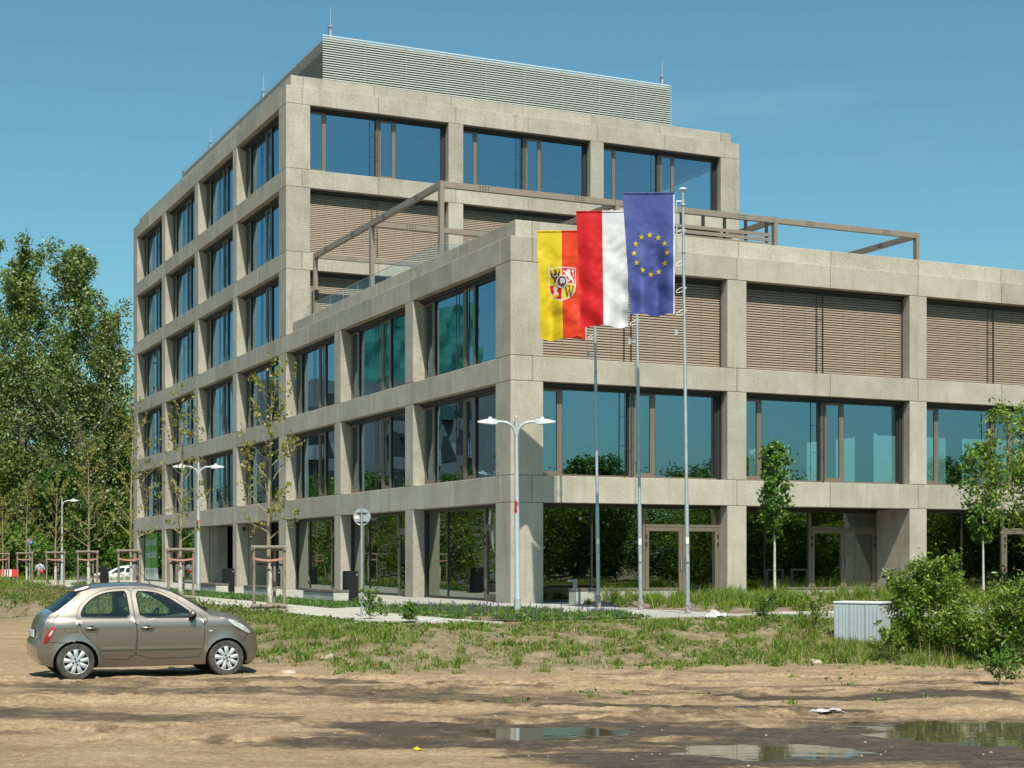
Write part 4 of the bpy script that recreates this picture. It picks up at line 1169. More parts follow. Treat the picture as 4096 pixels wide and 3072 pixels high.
SUV = dict(
    xr=-.78, xf=3.42, x0=.0, x1=2.7, tr=.16, tf=.30, wb=2.57, sill=.27, ar=(.40, .34), tyre=.345, track=.775, belt=1.0, crease=.90,
    prof=[(.2, .80), (.45, .87), (.75, .885), (.95, .87), (1.05, .83), (1.25, .74), (1.42, .64), (1.55, .55)],
    top=[(-.55, .35), (-.72, .45), (-.76, .65), (-.74, .9), (-.70, 1.05), (-.52, 1.25), (-.38, 1.40), (-.2, 1.46), (.3, 1.50), (.8, 1.49), (1.15, 1.44), (1.5, 1.28), (1.85, 1.08), (2.05, 1.0), (2.5, .95), (2.95, .87), (3.22, .77), (3.34, .62), (3.37, .45), (3.30, .33), (3.1, .27)],
    wins=[[(-.1, 1.03), (-.18, 1.12), (.0, 1.30), (.25, 1.37), (.55, 1.39), (.60, 1.0), (.2, 1.0)], [(.70, .99), (.66, 1.39), (.95, 1.37), (1.25, 1.26), (1.65, 1.03), (1.7, .98)]],
    doors=[[(.45, .40), (.35, .6), (.05, .8), (-.22, 1.0), (-.22, 1.14), (-.02, 1.34), (.25, 1.42), (.62, 1.44), (.66, 1.0), (.66, .40)], [(.675, .40), (.675, 1.0), (.635, 1.44), (.97, 1.42), (1.3, 1.30), (1.72, 1.06), (1.80, .95), (1.82, .6), (1.75, .40)]],
    dnames=['rear_door', 'front_door'], handles=[(.2, .88), (.85, .87)], mould=[], bars=[],
    liner=[(.5, .35), (.3, .6), (-.2, .95), (-.2, 1.15), (.2, 1.42), (.9, 1.42), (1.3, 1.31), (1.8, 1.02), (1.84, .6), (1.78, .35)],
    bow=([0, .1, .3, .5, .7, .9, 1], [.06, .1, .07, .06, .1, .14, .06]),
    glass={'windscreen': ((1.98, 1.02), (1.2, 1.42)), 'rear_window': ((-.66, 1.1), (-.42, 1.37))}, paintzones=[(((3.0, .3), (3.4, .6)), .7, 1)],
    seats=[(.9, .36), (.9, -.36)], dash=1.35, mirror=(1.5, 1.08), plate=(-.80, .75), wipers=None, spokes=5,
    lamps=[('headlight', [(2.85, .84), (3.05, .80), (3.2, .70), (3.1, .70), (2.9, .78)], 'lampglass', .004), ('tail_light', [(-.45, 1.0), (-.68, 1.0), (-.70, .92), (-.48, .92)], 'tailred', .004)],
    lines=[('wheel_arch_trim', [(2.57 + .43 * math.cos(a), .34 + .43 * math.sin(a)) for a in np.linspace(0, PI, 12)], .035), ('wheel_arch_trim', [(.43 * math.cos(a), .34 + .43 * math.sin(a)) for a in np.linspace(0, PI, 12)], .035)])
SUVO, _ = build_car('parked_car', SUV, (-28.9, 121.0, -.10), R(176), 'white car parked far behind the concrete bench, half hidden by the building', 'car', M['carwhite'])
SUVO.location.z = float(ground_h(-30., 121.)) + .02

# ================================================================== FLAGPOLES AND FLAGS
def star2d(cx, cy, r, rot=0):
    return [(cx + (r if k % 2 == 0 else r * .40) * math.sin(rot + PI * k / 5), cy - (r if k % 2 == 0 else r * .40) * math.cos(rot + PI * k / 5)) for k in range(10)]


M['fl_yellow'] = leaf_mat('flag_yellow', [(0, (.74, .56, .03)), (1, (.74, .56, .03))], .30, .6, .2)
M['fl_red'] = leaf_mat('flag_orange_red', [(0, (.70, .055, .018)), (1, (.70, .055, .018))], .28, .6, .2)
M['fl_crimson'] = leaf_mat('flag_crimson', [(0, (.62, .018, .022)), (1, (.62, .018, .022))], .28, .6, .2)
M['fl_white'] = leaf_mat('flag_white', [(0, (.70, .70, .72)), (1, (.70, .70, .72))], .25, .6, .2)
M['fl_blue'] = leaf_mat('flag_blue', [(0, (.075, .095, .30)), (1, (.075, .095, .30))], .25, .6, .2)
M['fl_dark'] = mat('crest_dark', (.065, .032, .03), rough=.7)
for k in ('fl_yellow', 'fl_red', 'fl_crimson', 'fl_white', 'fl_blue'):   # cloth is tinted by its own colour when lit through
    for nd in M[k].node_tree.nodes:
        if nd.type == 'MIX': nd.inputs[0].default_value = 0


class Cloth:
    """a hanging banner: s 0..1 from the pole to the free edge, t 0..1 downward"""
    def __init__(c, top, width, height, dirv, seed, curl=.12, drift=.06, narrow=.1):
        c.o = Vector(top); c.w = width; c.h = height; c.d = Vector(dirv).normalized(); c.n = Vector((-c.d.y, c.d.x, 0)); c.seed = seed; c.curl = curl; c.drift = drift; c.nar = narrow

    def P(c, s, t, off=0):
        f = t * (1.15 - .15 * t)
        a = .15 * f * math.sin(s * 7.5 + c.seed + 1.6 * t) + .075 * f * math.sin(s * 13 - 2.2 * t + c.seed * 2.1)
        a += .030 * f * math.sin((s * .9 + t * 2.6) * 9 + c.seed * 3) + .022 * f * mnoise.noise((s * 4 + c.seed, t * 5, 0)) * 1.5
        a += .05 * (mnoise.noise((s * 2.6 + c.seed, t * 5.0, 4.2))) * f * 1.0 + .035 * abs(mnoise.noise((s * 4 - t * 5, t * 5 + c.seed, 1))) * min(1, t * 3) + .012 * mnoise.noise((s * 9, t * 20 + c.seed, 2)) * min(1, t * 4)
        a += c.curl * max(0, s - .72) ** 2 * 9 * f
        x = s * c.w * (1 - c.nar * f * (.4 + .6 * s)) + c.drift * f * s * -1
        z = -t * c.h + .022 * f * math.sin(s * 9 + c.seed) - .05 * max(0, s - .8) * f + .02 * s
        return c.o + c.d * x + c.n * (a + off) + Vector((0, 0, z))

    def decal(c, mb, pl, m, off, st=.045):
        V2, T = region_mesh(pl, [], st); n0 = len(mb.v)
        mb.v += [tuple(c.P(s / c.w, t / c.h, off)) for s, t in V2]
        for t in T: mb.f.append(tuple(n0 + i for i in t)); mb.m.append(m)


def flag_cloth(name, C, stripes, mats, decals, label, ns_=44, nt_=110):
    mb = MB(); n0 = 0
    for j in range(nt_ + 1):
        for i in range(ns_ + 1): mb.v.append(tuple(C.P(i / ns_, j / nt_)))
    for j in range(nt_):
        for i in range(ns_):
            a = j * (ns_ + 1) + i; mb.f.append((a, a + 1, a + ns_ + 2, a + ns_ + 1)); mb.m.append(stripes((i + .5) / ns_))
    # sleeve around the top batten
    pts = [C.P(s, 0) for s in (0, .25, .5, .75, 1)]
    for q in range(16):
        s0, s1 = q / 16, (q + 1) / 16; mb.tube([C.P(s0, .004), C.P(s1, .004)], .024, 6, stripes((s0 + s1) / 2), cap=False)
    for pl, m, off in decals: C.decal(mb, pl, m, off)
    o = mb.build(name, [M[k] for k in mats], smooth=60)
    return tag(o, label, 'flag', 'flags on the three flagpoles')


def circ(cx, cy, r, n=24): return [(cx + r * math.cos(t), cy + r * math.sin(t)) for t in np.linspace(0, 2 * PI, n, endpoint=False)]


def crest(cx, top, w, h):
    """shield in flag space (s to the left when seen, t down); seen from the front s grows to the left"""
    X = lambda a: cx - a * w                                         # a from -.5 (left as seen) is larger s
    Y = lambda b: top + b * h
    sh = [(-.5, 0), (.5, 0), (.5, .55), (.47, .70), (.38, .83), (.2, .94), (0, 1), (-.2, .94), (-.38, .83), (-.47, .70), (-.5, .55)]
    P_ = lambda pl: [(X(a), Y(b)) for a, b in pl]
    D = []
    big = [(a * 1.025, (b - .5) * 1.02 + .5) for a, b in sh]
    D.append((P_(big), 2, .004)); 
    clip = lambda xa, xb, ya, yb: [(xa, ya), (xb, ya), (xb, yb), (xa, yb)]
    D.append((P_(clip(-.485, -.012, .015, .465)), 0, .007)); D.append((P_(clip(.012, .485, .015, .465)), 4, .007))
    D.append((P_([(-.485, .49), (-.012, .49), (-.012, .97), (-.19, .92), (-.365, .81), (-.455, .69), (-.485, .55)]), 4, .007))
    D.append((P_([(.012, .49), (.485, .49), (.485, .55), (.455, .69), (.365, .81), (.19, .92), (.012, .97)]), 0, .007))
    # dark eagle with a pale crescent
    D.append((P_([(-.26, .05), (-.22, .03), (-.20, .08), (-.21, .13), (-.17, .17), (-.10, .12), (-.09, .05), (-.055, .06), (-.06, .20), (-.10, .27), (-.16, .32), (-.19, .36), (-.15, .43), (-.21, .41), (-.24, .45), (-.27, .41), (-.33, .43), (-.30, .36), (-.34, .30), (-.40, .26), (-.44, .18), (-.45, .07), (-.41, .05), (-.39, .12), (-.33, .17), (-.28, .13), (-.29, .08)]), 3, .010))
    D.append((P_([(-.37, .16), (-.32, .21), (-.25, .23), (-.18, .21), (-.13, .16), (-.16, .225), (-.25, .26), (-.34, .225)]), 2, .013))
    # white rampant lion
    D.append((P_([(.20, .06), (.27, .04), (.32, .09), (.31, .15), (.34, .21), (.37, .27), (.42, .31), (.45, .38), (.44, .45), (.37, .45), (.40, .40), (.36, .36), (.31, .37), (.27, .43), (.22, .42), (.27, .35), (.24, .28), (.17, .27), (.08, .26), (.06, .23), (.16, .22), (.13, .17), (.05, .12), (.06, .08), (.13, .12), (.18, .13)]), 2, .010))
    D.append((P_([(.38, .05), (.43, .05), (.45, .09), (.42, .15), (.45, .21), (.43, .27), (.40, .26), (.42, .21), (.39, .15), (.36, .09)]), 2, .010))
    # bust over a crown
    D.append((P_(circ(-.25, .58, .10, 18)), 0, .010)); D.append((P_([(-.25, .53), (-.19, .56), (-.18, .64), (-.20, .70), (-.15, .74), (-.14, .79), (-.36, .79), (-.35, .74), (-.30, .70), (-.32, .64), (-.31, .56)]), 2, .013))
    D.append((P_([(-.38, .78), (-.12, .78), (-.14, .86), (-.18, .82), (-.21, .88), (-.25, .83), (-.29, .88), (-.32, .82), (-.36, .86)]), 0, .016))
    # the letter W
    W_ = [(.07, .54), (.20, .54), (.20, .57), (.17, .57), (.22, .80), (.27, .62), (.25, .57), (.22, .57), (.22, .54), (.33, .54), (.33, .57), (.30, .57), (.33, .80), (.40, .57), (.37, .57), (.37, .54), (.46, .54), (.46, .57), (.43, .58), (.34, .90), (.31, .90), (.265, .70), (.21, .90), (.17, .90), (.11, .57), (.07, .57)]
    D.append((P_(W_), 3, .010))
    # roundel with a bearded head
    D.append((P_([(a, b) for a, b in [(.225 * math.cos(t), .43 + .185 * math.sin(t)) for t in np.linspace(0, 2 * PI, 28, endpoint=False)]]), 2, .017))
    D.append((P_([(-.03, .27), (.06, .27), (.13, .31), (.17, .38), (.18, .46), (.14, .53), (.09, .57), (.03, .60), (-.04, .57), (-.07, .53), (-.13, .52), (-.17, .45), (-.16, .36), (-.11, .30)]), 3, .021))
    D.append((P_([(-.06, .34), (.06, .33), (.11, .38), (.12, .45), (.09, .50), (.05, .47), (.02, .48), (-.03, .50), (-.06, .45)]), 2, .025))
    D.append((P_([(-.02, .385), (.03, .395), (.09, .38), (.09, .395), (.03, .41), (-.02, .40)]), 3, .028)); D.append((P_([(.02, .465), (.08, .46), (.06, .485)]), 3, .028))
    return D


def flagpole(name, x, y, zb, ztop, lean, label):
    root = empty(name, (x, y, zb), 0, label, 'flagpole', 'flagpoles in the planting bed'); root.rotation_euler = (0, -lean, 0)
    H = (ztop - zb)
    mb = MB(); mb.tube([(0, 0, -.2), (0, 0, 2.62), (0, 0, 2.68), (0, 0, 6.4), (0, 0, 6.42), (0, 0, H)], [.052, .052, .042, .040, .036, .033], 14); mb.build('pole', M['steel'], root, smooth=40)
    mb = MB(); mb.lathe([(.0, H + .09), (.075, H + .075), (.10, H + .035), (.07, H), (.04, H - .03), (.04, H - .08)], (0, 0, 0), 14); mb.build('pole_cap', M['plastic_light'], root, smooth=50)
    mb = MB(); mb.lathe([(.075, -.2), (.075, .18), (.068, .2)], (0, 0, 0), 12); mb.build('base_sleeve', mat('flaking_sleeve', (.40, .38, .35), (.12, .10, .085), 18, .85), root)
    mb = MB(); mb.tube([(-.075, 0, H - .25), (-.13, 0, H - .25), (-.16, 0, H - .30), (-.16, 0, H - 1.55)], .018, 6); mb.tube([(0, 0, H - .25), (-.16, 0, H - .25)], .02, 6)
    for zz in (H - .35, H - 1.5): mb.lathe([(.05, zz), (.06, zz), (.06, zz + .05), (.05, zz + .05)], (0, 0, 0), 12)
    mb.build('arm_slider', M['steelw'], root)
    for zz in (H - 1.0, H - 1.75, H - 2.4, H - 2.95):
        mb = MB(); ring = [(-.07 + .12 * math.cos(t), .0, zz + .05 * math.sin(t) + .05 * math.cos(t)) for t in np.linspace(0, 2 * PI, 17)]; mb.tube(ring, .009, 5, cap=False); mb.build('flag_ring', M['white'], root)
    mb = MB(); mb.bar((0, 0, H - 3.45), (-.2, 0, H - 3.45), .03, .03); mb.box(-.24, -.17, -.03, .03, H - 3.52, H - 3.36); mb.build('weight_bracket', M['steel'], root)
    mb = MB(); mb.box(-.03, .03, -.085, -.05, 1.18, 1.36); mb.build('cleat_box', M['steelw'], root); mb = MB(); mb.box(-.035, .035, -.056, -.052, 1.62, 1.78); mb.build('sticker', M['white'], root)
    return root


FD = []
for nm, (sx, D_, yb_, ytop) in (('crest', (2394, 43.4, 2412, 903)), ('striped', (2563, 41.11, 2427, 823)), ('starred', (2752, 38.29, 2441, 748))):
    x = (sx - 2048) / 6291.67 * D_; zb_ = CAMZ - (yb_ - 2236.9) / 6291.67 * D_; zt_ = CAMZ + (2236.9 - ytop) / 6291.67 * D_
    FD.append((nm, x, D_, zb_, zt_))
LEAN = .0125
tops = {}
for (nm, x, D_, zb_, zt_), lb in zip(FD, ('tall grey flagpole carrying the yellow and red flag, farthest back', 'tall grey flagpole carrying the red and white flag, middle one', 'tall grey flagpole carrying the blue starred flag, nearest one')):
    flagpole('flagpole', x, D_, zb_, zt_ - .1, LEAN, lb)
    tops[nm] = Vector((x - (zt_ - zb_) * LEAN - .20, D_, zt_ - .135))
Cb = Cloth(tops['starred'], 1.27, 2.98, (-1, .10, 0), .6, .10, .05, .12)
flag_cloth('flag', Cb, lambda s: 2 if s < .022 else 0, ['fl_blue', 'fl_yellow', 'fl_white'], [(star2d(.63 + .435 * math.sin(2 * PI * k / 12), 1.50 - .475 * math.cos(2 * PI * k / 12), .082), 1, .012) for k in range(12)],
           'blue banner flag with a ring of yellow stars')
Cr = Cloth(tops['striped'], 1.36, 3.02, (-1, .10, 0), 2.4, .16, .02, .07)
flag_cloth('flag', Cr, lambda s: 1 if s < .5 else 0, ['fl_crimson', 'fl_white'], [], 'red and white two stripe banner flag')
Cy = Cloth(tops['crest'], 1.38, 3.0, (-1, .10, 0), 4.1, .14, .0, .09)
flag_cloth('flag', Cy, lambda s: 2 if s < .022 else 1 if s < .5 else 0, ['fl_yellow', 'fl_red', 'fl_white', 'fl_dark', 'fl_crimson'], crest(.70, 1.03, .77, .93), 'yellow and red banner flag with a shield crest')

# ================================================================== STREET LAMPS
def street_lamp(loc, H, arms, label, sc=1.0, rz=0, plate=True):
    root = empty('street_lamp', loc, rz, label, 'street lamp', 'street lamps along the footpath')
    mb = MB(); mb.tube([(0, 0, -.3), (0, 0, .42)], .083, 16); mb.tube([(0, 0, .42), (0, 0, .44), (0, 0, H)], [.083, .076, .040], 16); mb.build('pole', M['steelw'], root, smooth=40)
    mb = MB(); mb.ball((0, 0, H + .06), .035); mb.tube([(0, 0, H - .02), (0, 0, H + .05)], .042, 10); mb.build('finial', M['steelw'], root, smooth=50)
    for sg in [q * .74 for q in arms]:
        mb = MB(); pts = [(sg * .03, 0, H - .36)] + [(sg * (.03 + .46 * (1 - math.cos(a))), 0, H - .36 + .30 * math.sin(a)) for a in np.linspace(.2, PI / 2, 8)] + [(sg * .66, 0, H - .055)]
        mb.tube(pts, [.04] + [.036] * 7 + [.03] * 2, 10); mb.build('arm', M['steelw'], root, smooth=50)
        mb = MB(); x0, x1 = sg * .62, sg * 1.28; z = H - .06
        def ring(x, w, za, zb): return [(x, -w, za), (x, w, za), (x, w * .8, zb), (x, -w * .8, zb)]
        rs = [ring(x0, .05, z - .045, z + .05), ring(sg * .72, .10, z - .06, z + .07), ring(sg * .86, .14, z - .055, z + .075), ring(sg * 1.1, .14, z - .035, z + .045), ring(x1, .11, z - .012, z + .016)]
        for a, b in zip(rs[:-1], rs[1:]): mb.hexa(a + b) if False else [mb.quad(a[i], a[(i + 1) % 4], b[(i + 1) % 4], b[i]) for i in range(4)]
        mb.poly(rs[0]); mb.poly(rs[-1])
        hd = mb.build('lamp_head', M['plastic_light'], root)
        mb = MB(); mb.hexa([(sg * .80, -.10, z - .062), (sg * 1.2, -.09, z - .03), (sg * 1.2, .09, z - .03), (sg * .80, .10, z - .062), (sg * .80, -.10, z - .05), (sg * 1.2, -.09, z - .018), (sg * 1.2, .09, z - .018), (sg * .80, .10, z - .05)]); mb.build('lamp_glass', M['lampglass'], hd)
        mb = MB(); mb.lathe([(.0, z + .125), (.04, z + .12), (.045, z + .07)], (sg * .86, 0, 0), 10); mb.build('sensor_cap', M['white'], hd)
    if plate:
        mb = MB(); r = .064; a0, a1 = -2.75, -1.55
        for i in range(6):
            t0, t1 = a0 + (a1 - a0) * i / 6, a0 + (a1 - a0) * (i + 1) / 6
            mb.quad(*[(r * math.cos(t), r * math.sin(t), zz) for t, zz in ((t0, 2.5), (t1, 2.5), (t1, 2.80), (t0, 2.80))])
        pl = mb.build('number_plate', M['red'], root)
        for body, zz in (('21', 2.67), ('6', 2.53)):
            me = text_mesh(body, .15, bold=.004)
            for v in me.vertices: t = -2.62 + v.co.x / r * .8; v.co = ((r + .003) * math.cos(t), (r + .003) * math.sin(t), zz + v.co.y)
            link_mesh('number', me, M['black'], pl)
    return root


LZ_ = CAMZ - (2462 - 2236.9) / 6291.67 * 38.35
LP = street_lamp((.134, 38.35, LZ_), 4.78, (-1, 1), 'tall silver street lamp with two heads in front of the near corner column')
LP.rotation_euler = (0, -.006, R(4))
l2 = W(-5.57, 15.86); street_lamp(l2, 4.85, (-1, 1), 'silver double headed street lamp half hidden behind the bare young trees', rz=R(8))
l3 = W(-5.17, 50.16); street_lamp(l3, 4.75, (1,), 'silver street lamp with one head, far off before the dark wood', rz=R(8))

# ================================================================== SIGNS
rs = empty('traffic_sign', (-3.44, 36.0, .44), R(0), 'grey back of a round traffic sign on a thin pole beside the footpath', 'traffic sign')
mb = MB(); mb.tube([(0, 0, -.2), (0, 0, 2.66)], .028, 12); mb.build('pole', M['steel'], rs, smooth=40)
mb = MB(); zc_ = 2.46; mb.lathe([(0, .055), (.19, .055), (.20, .048), (.20, .085), (.193, .085), (.19, .064), (0, .064)], (0, 0, zc_), 36, 0, 'y'); sd = mb.build('sign_disc', M['steel'], rs, smooth=30)
for zz in (zc_ - .105, zc_ + .10):
    mb = MB(); mb.box(-.14, .14, .035, .055, zz - .012, zz + .012); mb.lathe([(.034, zz - .015), (.041, zz - .015), (.041, zz + .015), (.034, zz + .015)], (0, 0, 0), 12); mb.build('clamp', M['steel'], rs)
    mb = MB(); mb.box(-.10, .10, .045, .055, zz - .05, zz - .022); mb.build('painted_clamp_shadow', M['darkframe'], rs)  # dark strip standing in for the shadow below the clamp
mb = MB(); mb.box(-.165, -.065, .046, .0545, zc_ - .055, zc_ + .01); mb.build('sticker', M['white'], rs)
bs = empty('traffic_sign', (-27.6, 90.0, float(ground_h(-27.6, 90.))), R(6), 'round blue sign with a red slash on a pole before the wood', 'traffic sign')
zc_ = 2.95 - bs.location.z
mb = MB(); mb.tube([(0, 0, -.1), (0, 0, zc_ + .2)], .035, 8); mb.build('pole', M['steel'], bs)
mb = MB(); mb.lathe([(0, -.06), (.19, -.06), (.19, -.04), (0, -.04)], (0, 0, zc_), 28, 0, 'y'); mb.build('sign_disc', mat('sign_blue', (.03, .12, .42), rough=.4), bs)
mb = MB(); mb.bar((-.15, -.068, zc_ - .13), (.15, -.068, zc_ + .13), .01, .05); mb.build('red_slash', M['red'], bs)
mb = MB()
for cx_, cz_, r_ in ((-.07, -.03, .05), (.08, -.06, .05)): mb.tube([(cx_ + r_ * math.cos(t), -.064, zc_ + cz_ + r_ * math.sin(t)) for t in np.linspace(0, 2 * PI, 15)], .009, 4, cap=False)
mb.tube([(-.07, -.064, zc_ - .03), (.0, -.064, zc_ + .07), (.08, -.064, zc_ - .06)], .009, 4); mb.ball((-.06, -.064, zc_ + .10), .022, .004, .022)
mb.build('pictogram', M['white'], bs)

# ================================================================== BENCHES, BINS, BOLLARDS, RACKS
def bench(u, v, along, L, label, wd=.5, h=.43):
    root = empty('bench', W(u, v, 0), YAW + (0 if along == 'u' else PI / 2), label, 'bench', 'concrete benches with slatted tops')
    # local x along the bench, y across
    mb = MB(); mb.box(0, L, -wd / 2 + .02, wd / 2 - .02, -.02, h - .085); mb.build('concrete_block', M['precast'], root, bevel=.008)
    mb = MB(); n = 5
    for k in range(int(L / .075)): mb.box(.006 + k * .075, .069 + k * .075, -wd / 2, wd / 2, h - .07, h) if along == 'v' else None
    if along == 'u':
        for k in range(6): mb.box(-.01, L + .01, -wd / 2 + k * wd / 6 + .006, -wd / 2 + (k + 1) * wd / 6 - .006, h - .07, h)
    mb.box(.02, L - .02, -wd / 2 + .03, wd / 2 - .03, h - .084, h - .0705); mb.build('slatted_top', M['benchwood'], root)
    return root


for v, lb in ((.5, 'grey block bench with dark slats nearest the corner, beside a black bin'), (7.3, 'grey block bench with dark slats before the nearer dark gateway'), (14.0, 'grey block bench with dark slats behind the second street lamp'), (40.0, 'grey block bench in front of the white car far left')):
    bench(-5.15, v, 'v', 2.9, lb)
bench(1.1, -1.9, 'u', 3.4, 'long pale bench with dark plank seat behind the flagpoles', h=.47); bench(8.35, -2.1, 'u', 3.3, 'pale bench behind the right young tree mound, before the recessed entrance', h=.45)


def bin_(u, v, label):
    root = empty('litter_bin', W(u, v, 0), YAW, label, 'litter bin', 'black litter bins along the left facade')
    mb = MB(); mb.box(-.19, .19, -.19, .19, -.02, .93); mb.build('body', M['black'], root, bevel=.012)
    mb = MB(); mb.box(-.185, .185, -.185, .185, .931, .975); mb.build('lid', M['black'], root, bevel=.01)
    mb = MB(); mb.lathe([(0, 0), (.022, 0), (.022, .012), (0, .012)], (.13, -.202, .86), 10, 0, 'y'); mb.build('lock', M['steelw'], root)


bin_(-4.45, 1.7, 'black litter bin beside the bench nearest the corner'); bin_(-4.6, 15.2, 'black litter bin before the darkest gateway, farthest of the bins'); bin_(-4.2, 10.6, 'black litter bin partly hidden by the front tree frame')
bin_(-5.0, 38.0, 'black litter bin in front of the white car')


def bollard(loc, label):
    root = empty('bollard_light', loc, YAW, label, 'bollard light')
    mb = MB(); mb.box(-.045, .045, -.045, .045, -.1, .62); mb.build('post', M['steel'] if 'grey' in label else M['black'], root); mb = MB(); mb.box(-.22, .045, -.05, .05, .62, .69); mb.build('lamp_head', M['steel'] if 'grey' in label else M['black'], root)


p_ = W(1.55, -1.2, .03); bollard(p_, 'short grey bollard light by the corner column'); p_ = W(9.9, -5.2, .15); bollard(p_, 'short black bollard light behind the green shrub')
for s in (0, 1):
    root = empty('bicycle_rack', W(8.75 + s * .95, -.55, 0), YAW, ('black bicycle hoop close to the second column' if s == 0 else 'black bicycle hoop behind the young round crowned tree'), 'bicycle rack')
    mb = MB(); mb.box(-.03, .03, -.03, .03, 0, .95); mb.box(.56, .62, -.03, .03, 0, .95); mb.box(-.03, .62, -.03, .03, .95, 1.01); mb.build('hoop', M['black'], root)

# ================================================================== LOW WALL, CABINET, BARRIER
wl = empty('retaining_wall', W(1.6, -10.6, 0), YAW, 'low pale concrete wall holding the planted bed', 'wall')
mb = MB()
for k in range(12): mb.box(k * 3.6 + .006, (k + 1) * 3.6 - .006, 0, .18, -.7, .03)
mb.build('wall_panel', M['precast'], wl, bevel=.01)

cb = empty('utility_cabinet', (6.78, 33.1, .02), R(-36), 'grey ribbed utility cabinet standing in the weeds', 'cabinet')
M['cab'] = mat('cabinet_grey', (.40, .45, .47), (.44, .49, .51), 3, .6)
cw, cd, ch = 1.02, .55, 1.0
mb = MB(); mb.box(0, cw, 0, cd, -.1, ch - .03); mb.build('body', M['cab'], cb, bevel=.006)
mb = MB(); mb.box(-.02, cw + .02, -.03, cd + .02, ch - .028, ch + .015); mb.build('lid', mat('cabinet_lid', (.62, .64, .64), rough=.6), cb, bevel=.008)
for k in range(3):
    a, b = k * cw / 3 + .008, (k + 1) * cw / 3 - .008
    mb = MB(); mb.box(a, b, -.022, -.003, .03, ch - .05); d_ = mb.build('door', M['cab'], cb)
    mb = MB()
    for q in range(4): xq = a + (b - a) * (q + .5) / 4; mb.box(xq - .012, xq + .012, -.034, -.0225, .06, ch - .07)
    mb.build('rib', M['cab'], d_)

br = empty('road_barrier', (-31.45, 96.0, float(ground_h(-31.45, 96.))), R(4), 'red and white striped road barrier at the far left edge', 'barrier')
mb = MB()
for k in range(6): mb.box(-1.2 + k * .42, -1.2 + (k + 1) * .42 - .002, -.03, .03, 1.30 - br.location.z - .45, 1.30 - br.location.z, k % 2)
mb.build('board', [M['white'], M['red']], br)
for x in (-.9, .35, 1.1):
    mb = MB(); mb.box(x - .05, x + .05, .035, .12, -.1, 1.30 - br.location.z - .1); mb.build('post', M['wood'], br)

# ================================================================== LITTER ON THE GROUND
def rag(name, loc, sx, sy, h, m, label, cat, seed, n=16):
    r_ = np.random.default_rng(seed); xs = np.linspace(-1, 1, n); A, B = np.meshgrid(xs, xs)
    Z = np.abs(fbm(A * 2.5 + seed, B * 2.5, seed, 4) - .38) * 2.6 * h * np.clip(1.25 - (A ** 2 + B ** 2), 0, 1)
    X = A * sx * (1 + .35 * (fbm(A * 2, B * 2, seed + 5) - .5)); Y = B * sy * (1 + .5 * (fbm(A * 2, B * 2, seed + 9) - .5))
    keep = (A ** 2 + B ** 2 + (fbm(A * 1.7, B * 1.7, seed + 3) - .5) * 1.6) < 1.0
    idx = np.arange(n * n).reshape(n, n); F = np.stack([idx[:-1, :-1], idx[:-1, 1:], idx[1:, 1:], idx[1:, :-1]], -1).reshape(-1, 4); F = F[keep.ravel()[F].all(1)]
    V = np.stack([X, Y, Z + .01], -1).reshape(-1, 3); midx = (r_.random(len(F)) * len(m)).astype(int) if isinstance(m, list) else None
    o = np_mesh(name, V, F, m, midx=midx); o.location = (loc[0], loc[1], float(ground_h(loc[0], loc[1])) + (loc[2] if len(loc) > 2 else 0))
    md = o.modifiers.new('thick', 'SOLIDIFY'); md.thickness = .006
    return tag(o, label, cat)


plast = mat('dirty_plastic', (.56, .56, .57), (.34, .32, .29), 14, .6); pink = mat('pink_plastic', (.6, .25, .2)); bluep = mat('blue_plastic', (.15, .25, .5))
rag('plastic_litter', (1.86, 37.0, .04), .26, .22, .18, [plast, plast, plast, pink, bluep], 'crumpled white plastic bags with blue and pink, in the weeds at centre', 'litter', 4)
rag('plastic_litter', (4.62, 35.3, .03), .34, .26, .20, plast, 'heap of white plastic sheeting lying in the weeds by the low wall', 'litter', 8)
rag('cloth_rag', (3.86, 19.3), .21, .10, .05, plast, 'flattened pale rag on the wet earth between the puddles', 'rag', 12)
rag('paper_scrap', (-.96, 15.95), .05, .035, .03, mat('yellow_paper', (.75, .50, .02)), 'bright yellow paper scrap on the sand', 'scrap', 15, 9)


def stone(loc, r, label, m, seed):
    mb = MB(); mb.ball((0, 0, 0), r, r * .75, r * .5, nu=12, nv=8)
    mb.v = [tuple(Vector(v) * (1 + .35 * mnoise.noise(Vector(v) * (2.0 / r) * .8 + Vector((seed, 0, 0))))) for v in mb.v]
    o = mb.build('stone', m, smooth=35); o.location = (loc[0], loc[1], float(ground_h(loc[0], loc[1])) + r * .12)
    return tag(o, label, 'stone', 'pale stones at the grass edge')


st_m = mat('pale_stone', (.30, .24, .17), (.44, .38, .30), 7, .9, bump=.5)
stone((-3.72, 25.95), .17, 'large pale stone just ahead of the front wheel of the hatchback', st_m, 1); stone((-3.25, 28.2), .16, 'flat pale stone in the grass right of the hatchback', st_m, 2)
stone((5.65, 29.3), .15, 'small pale stone at the foot of the weeds below the utility cabinet', st_m, 3)

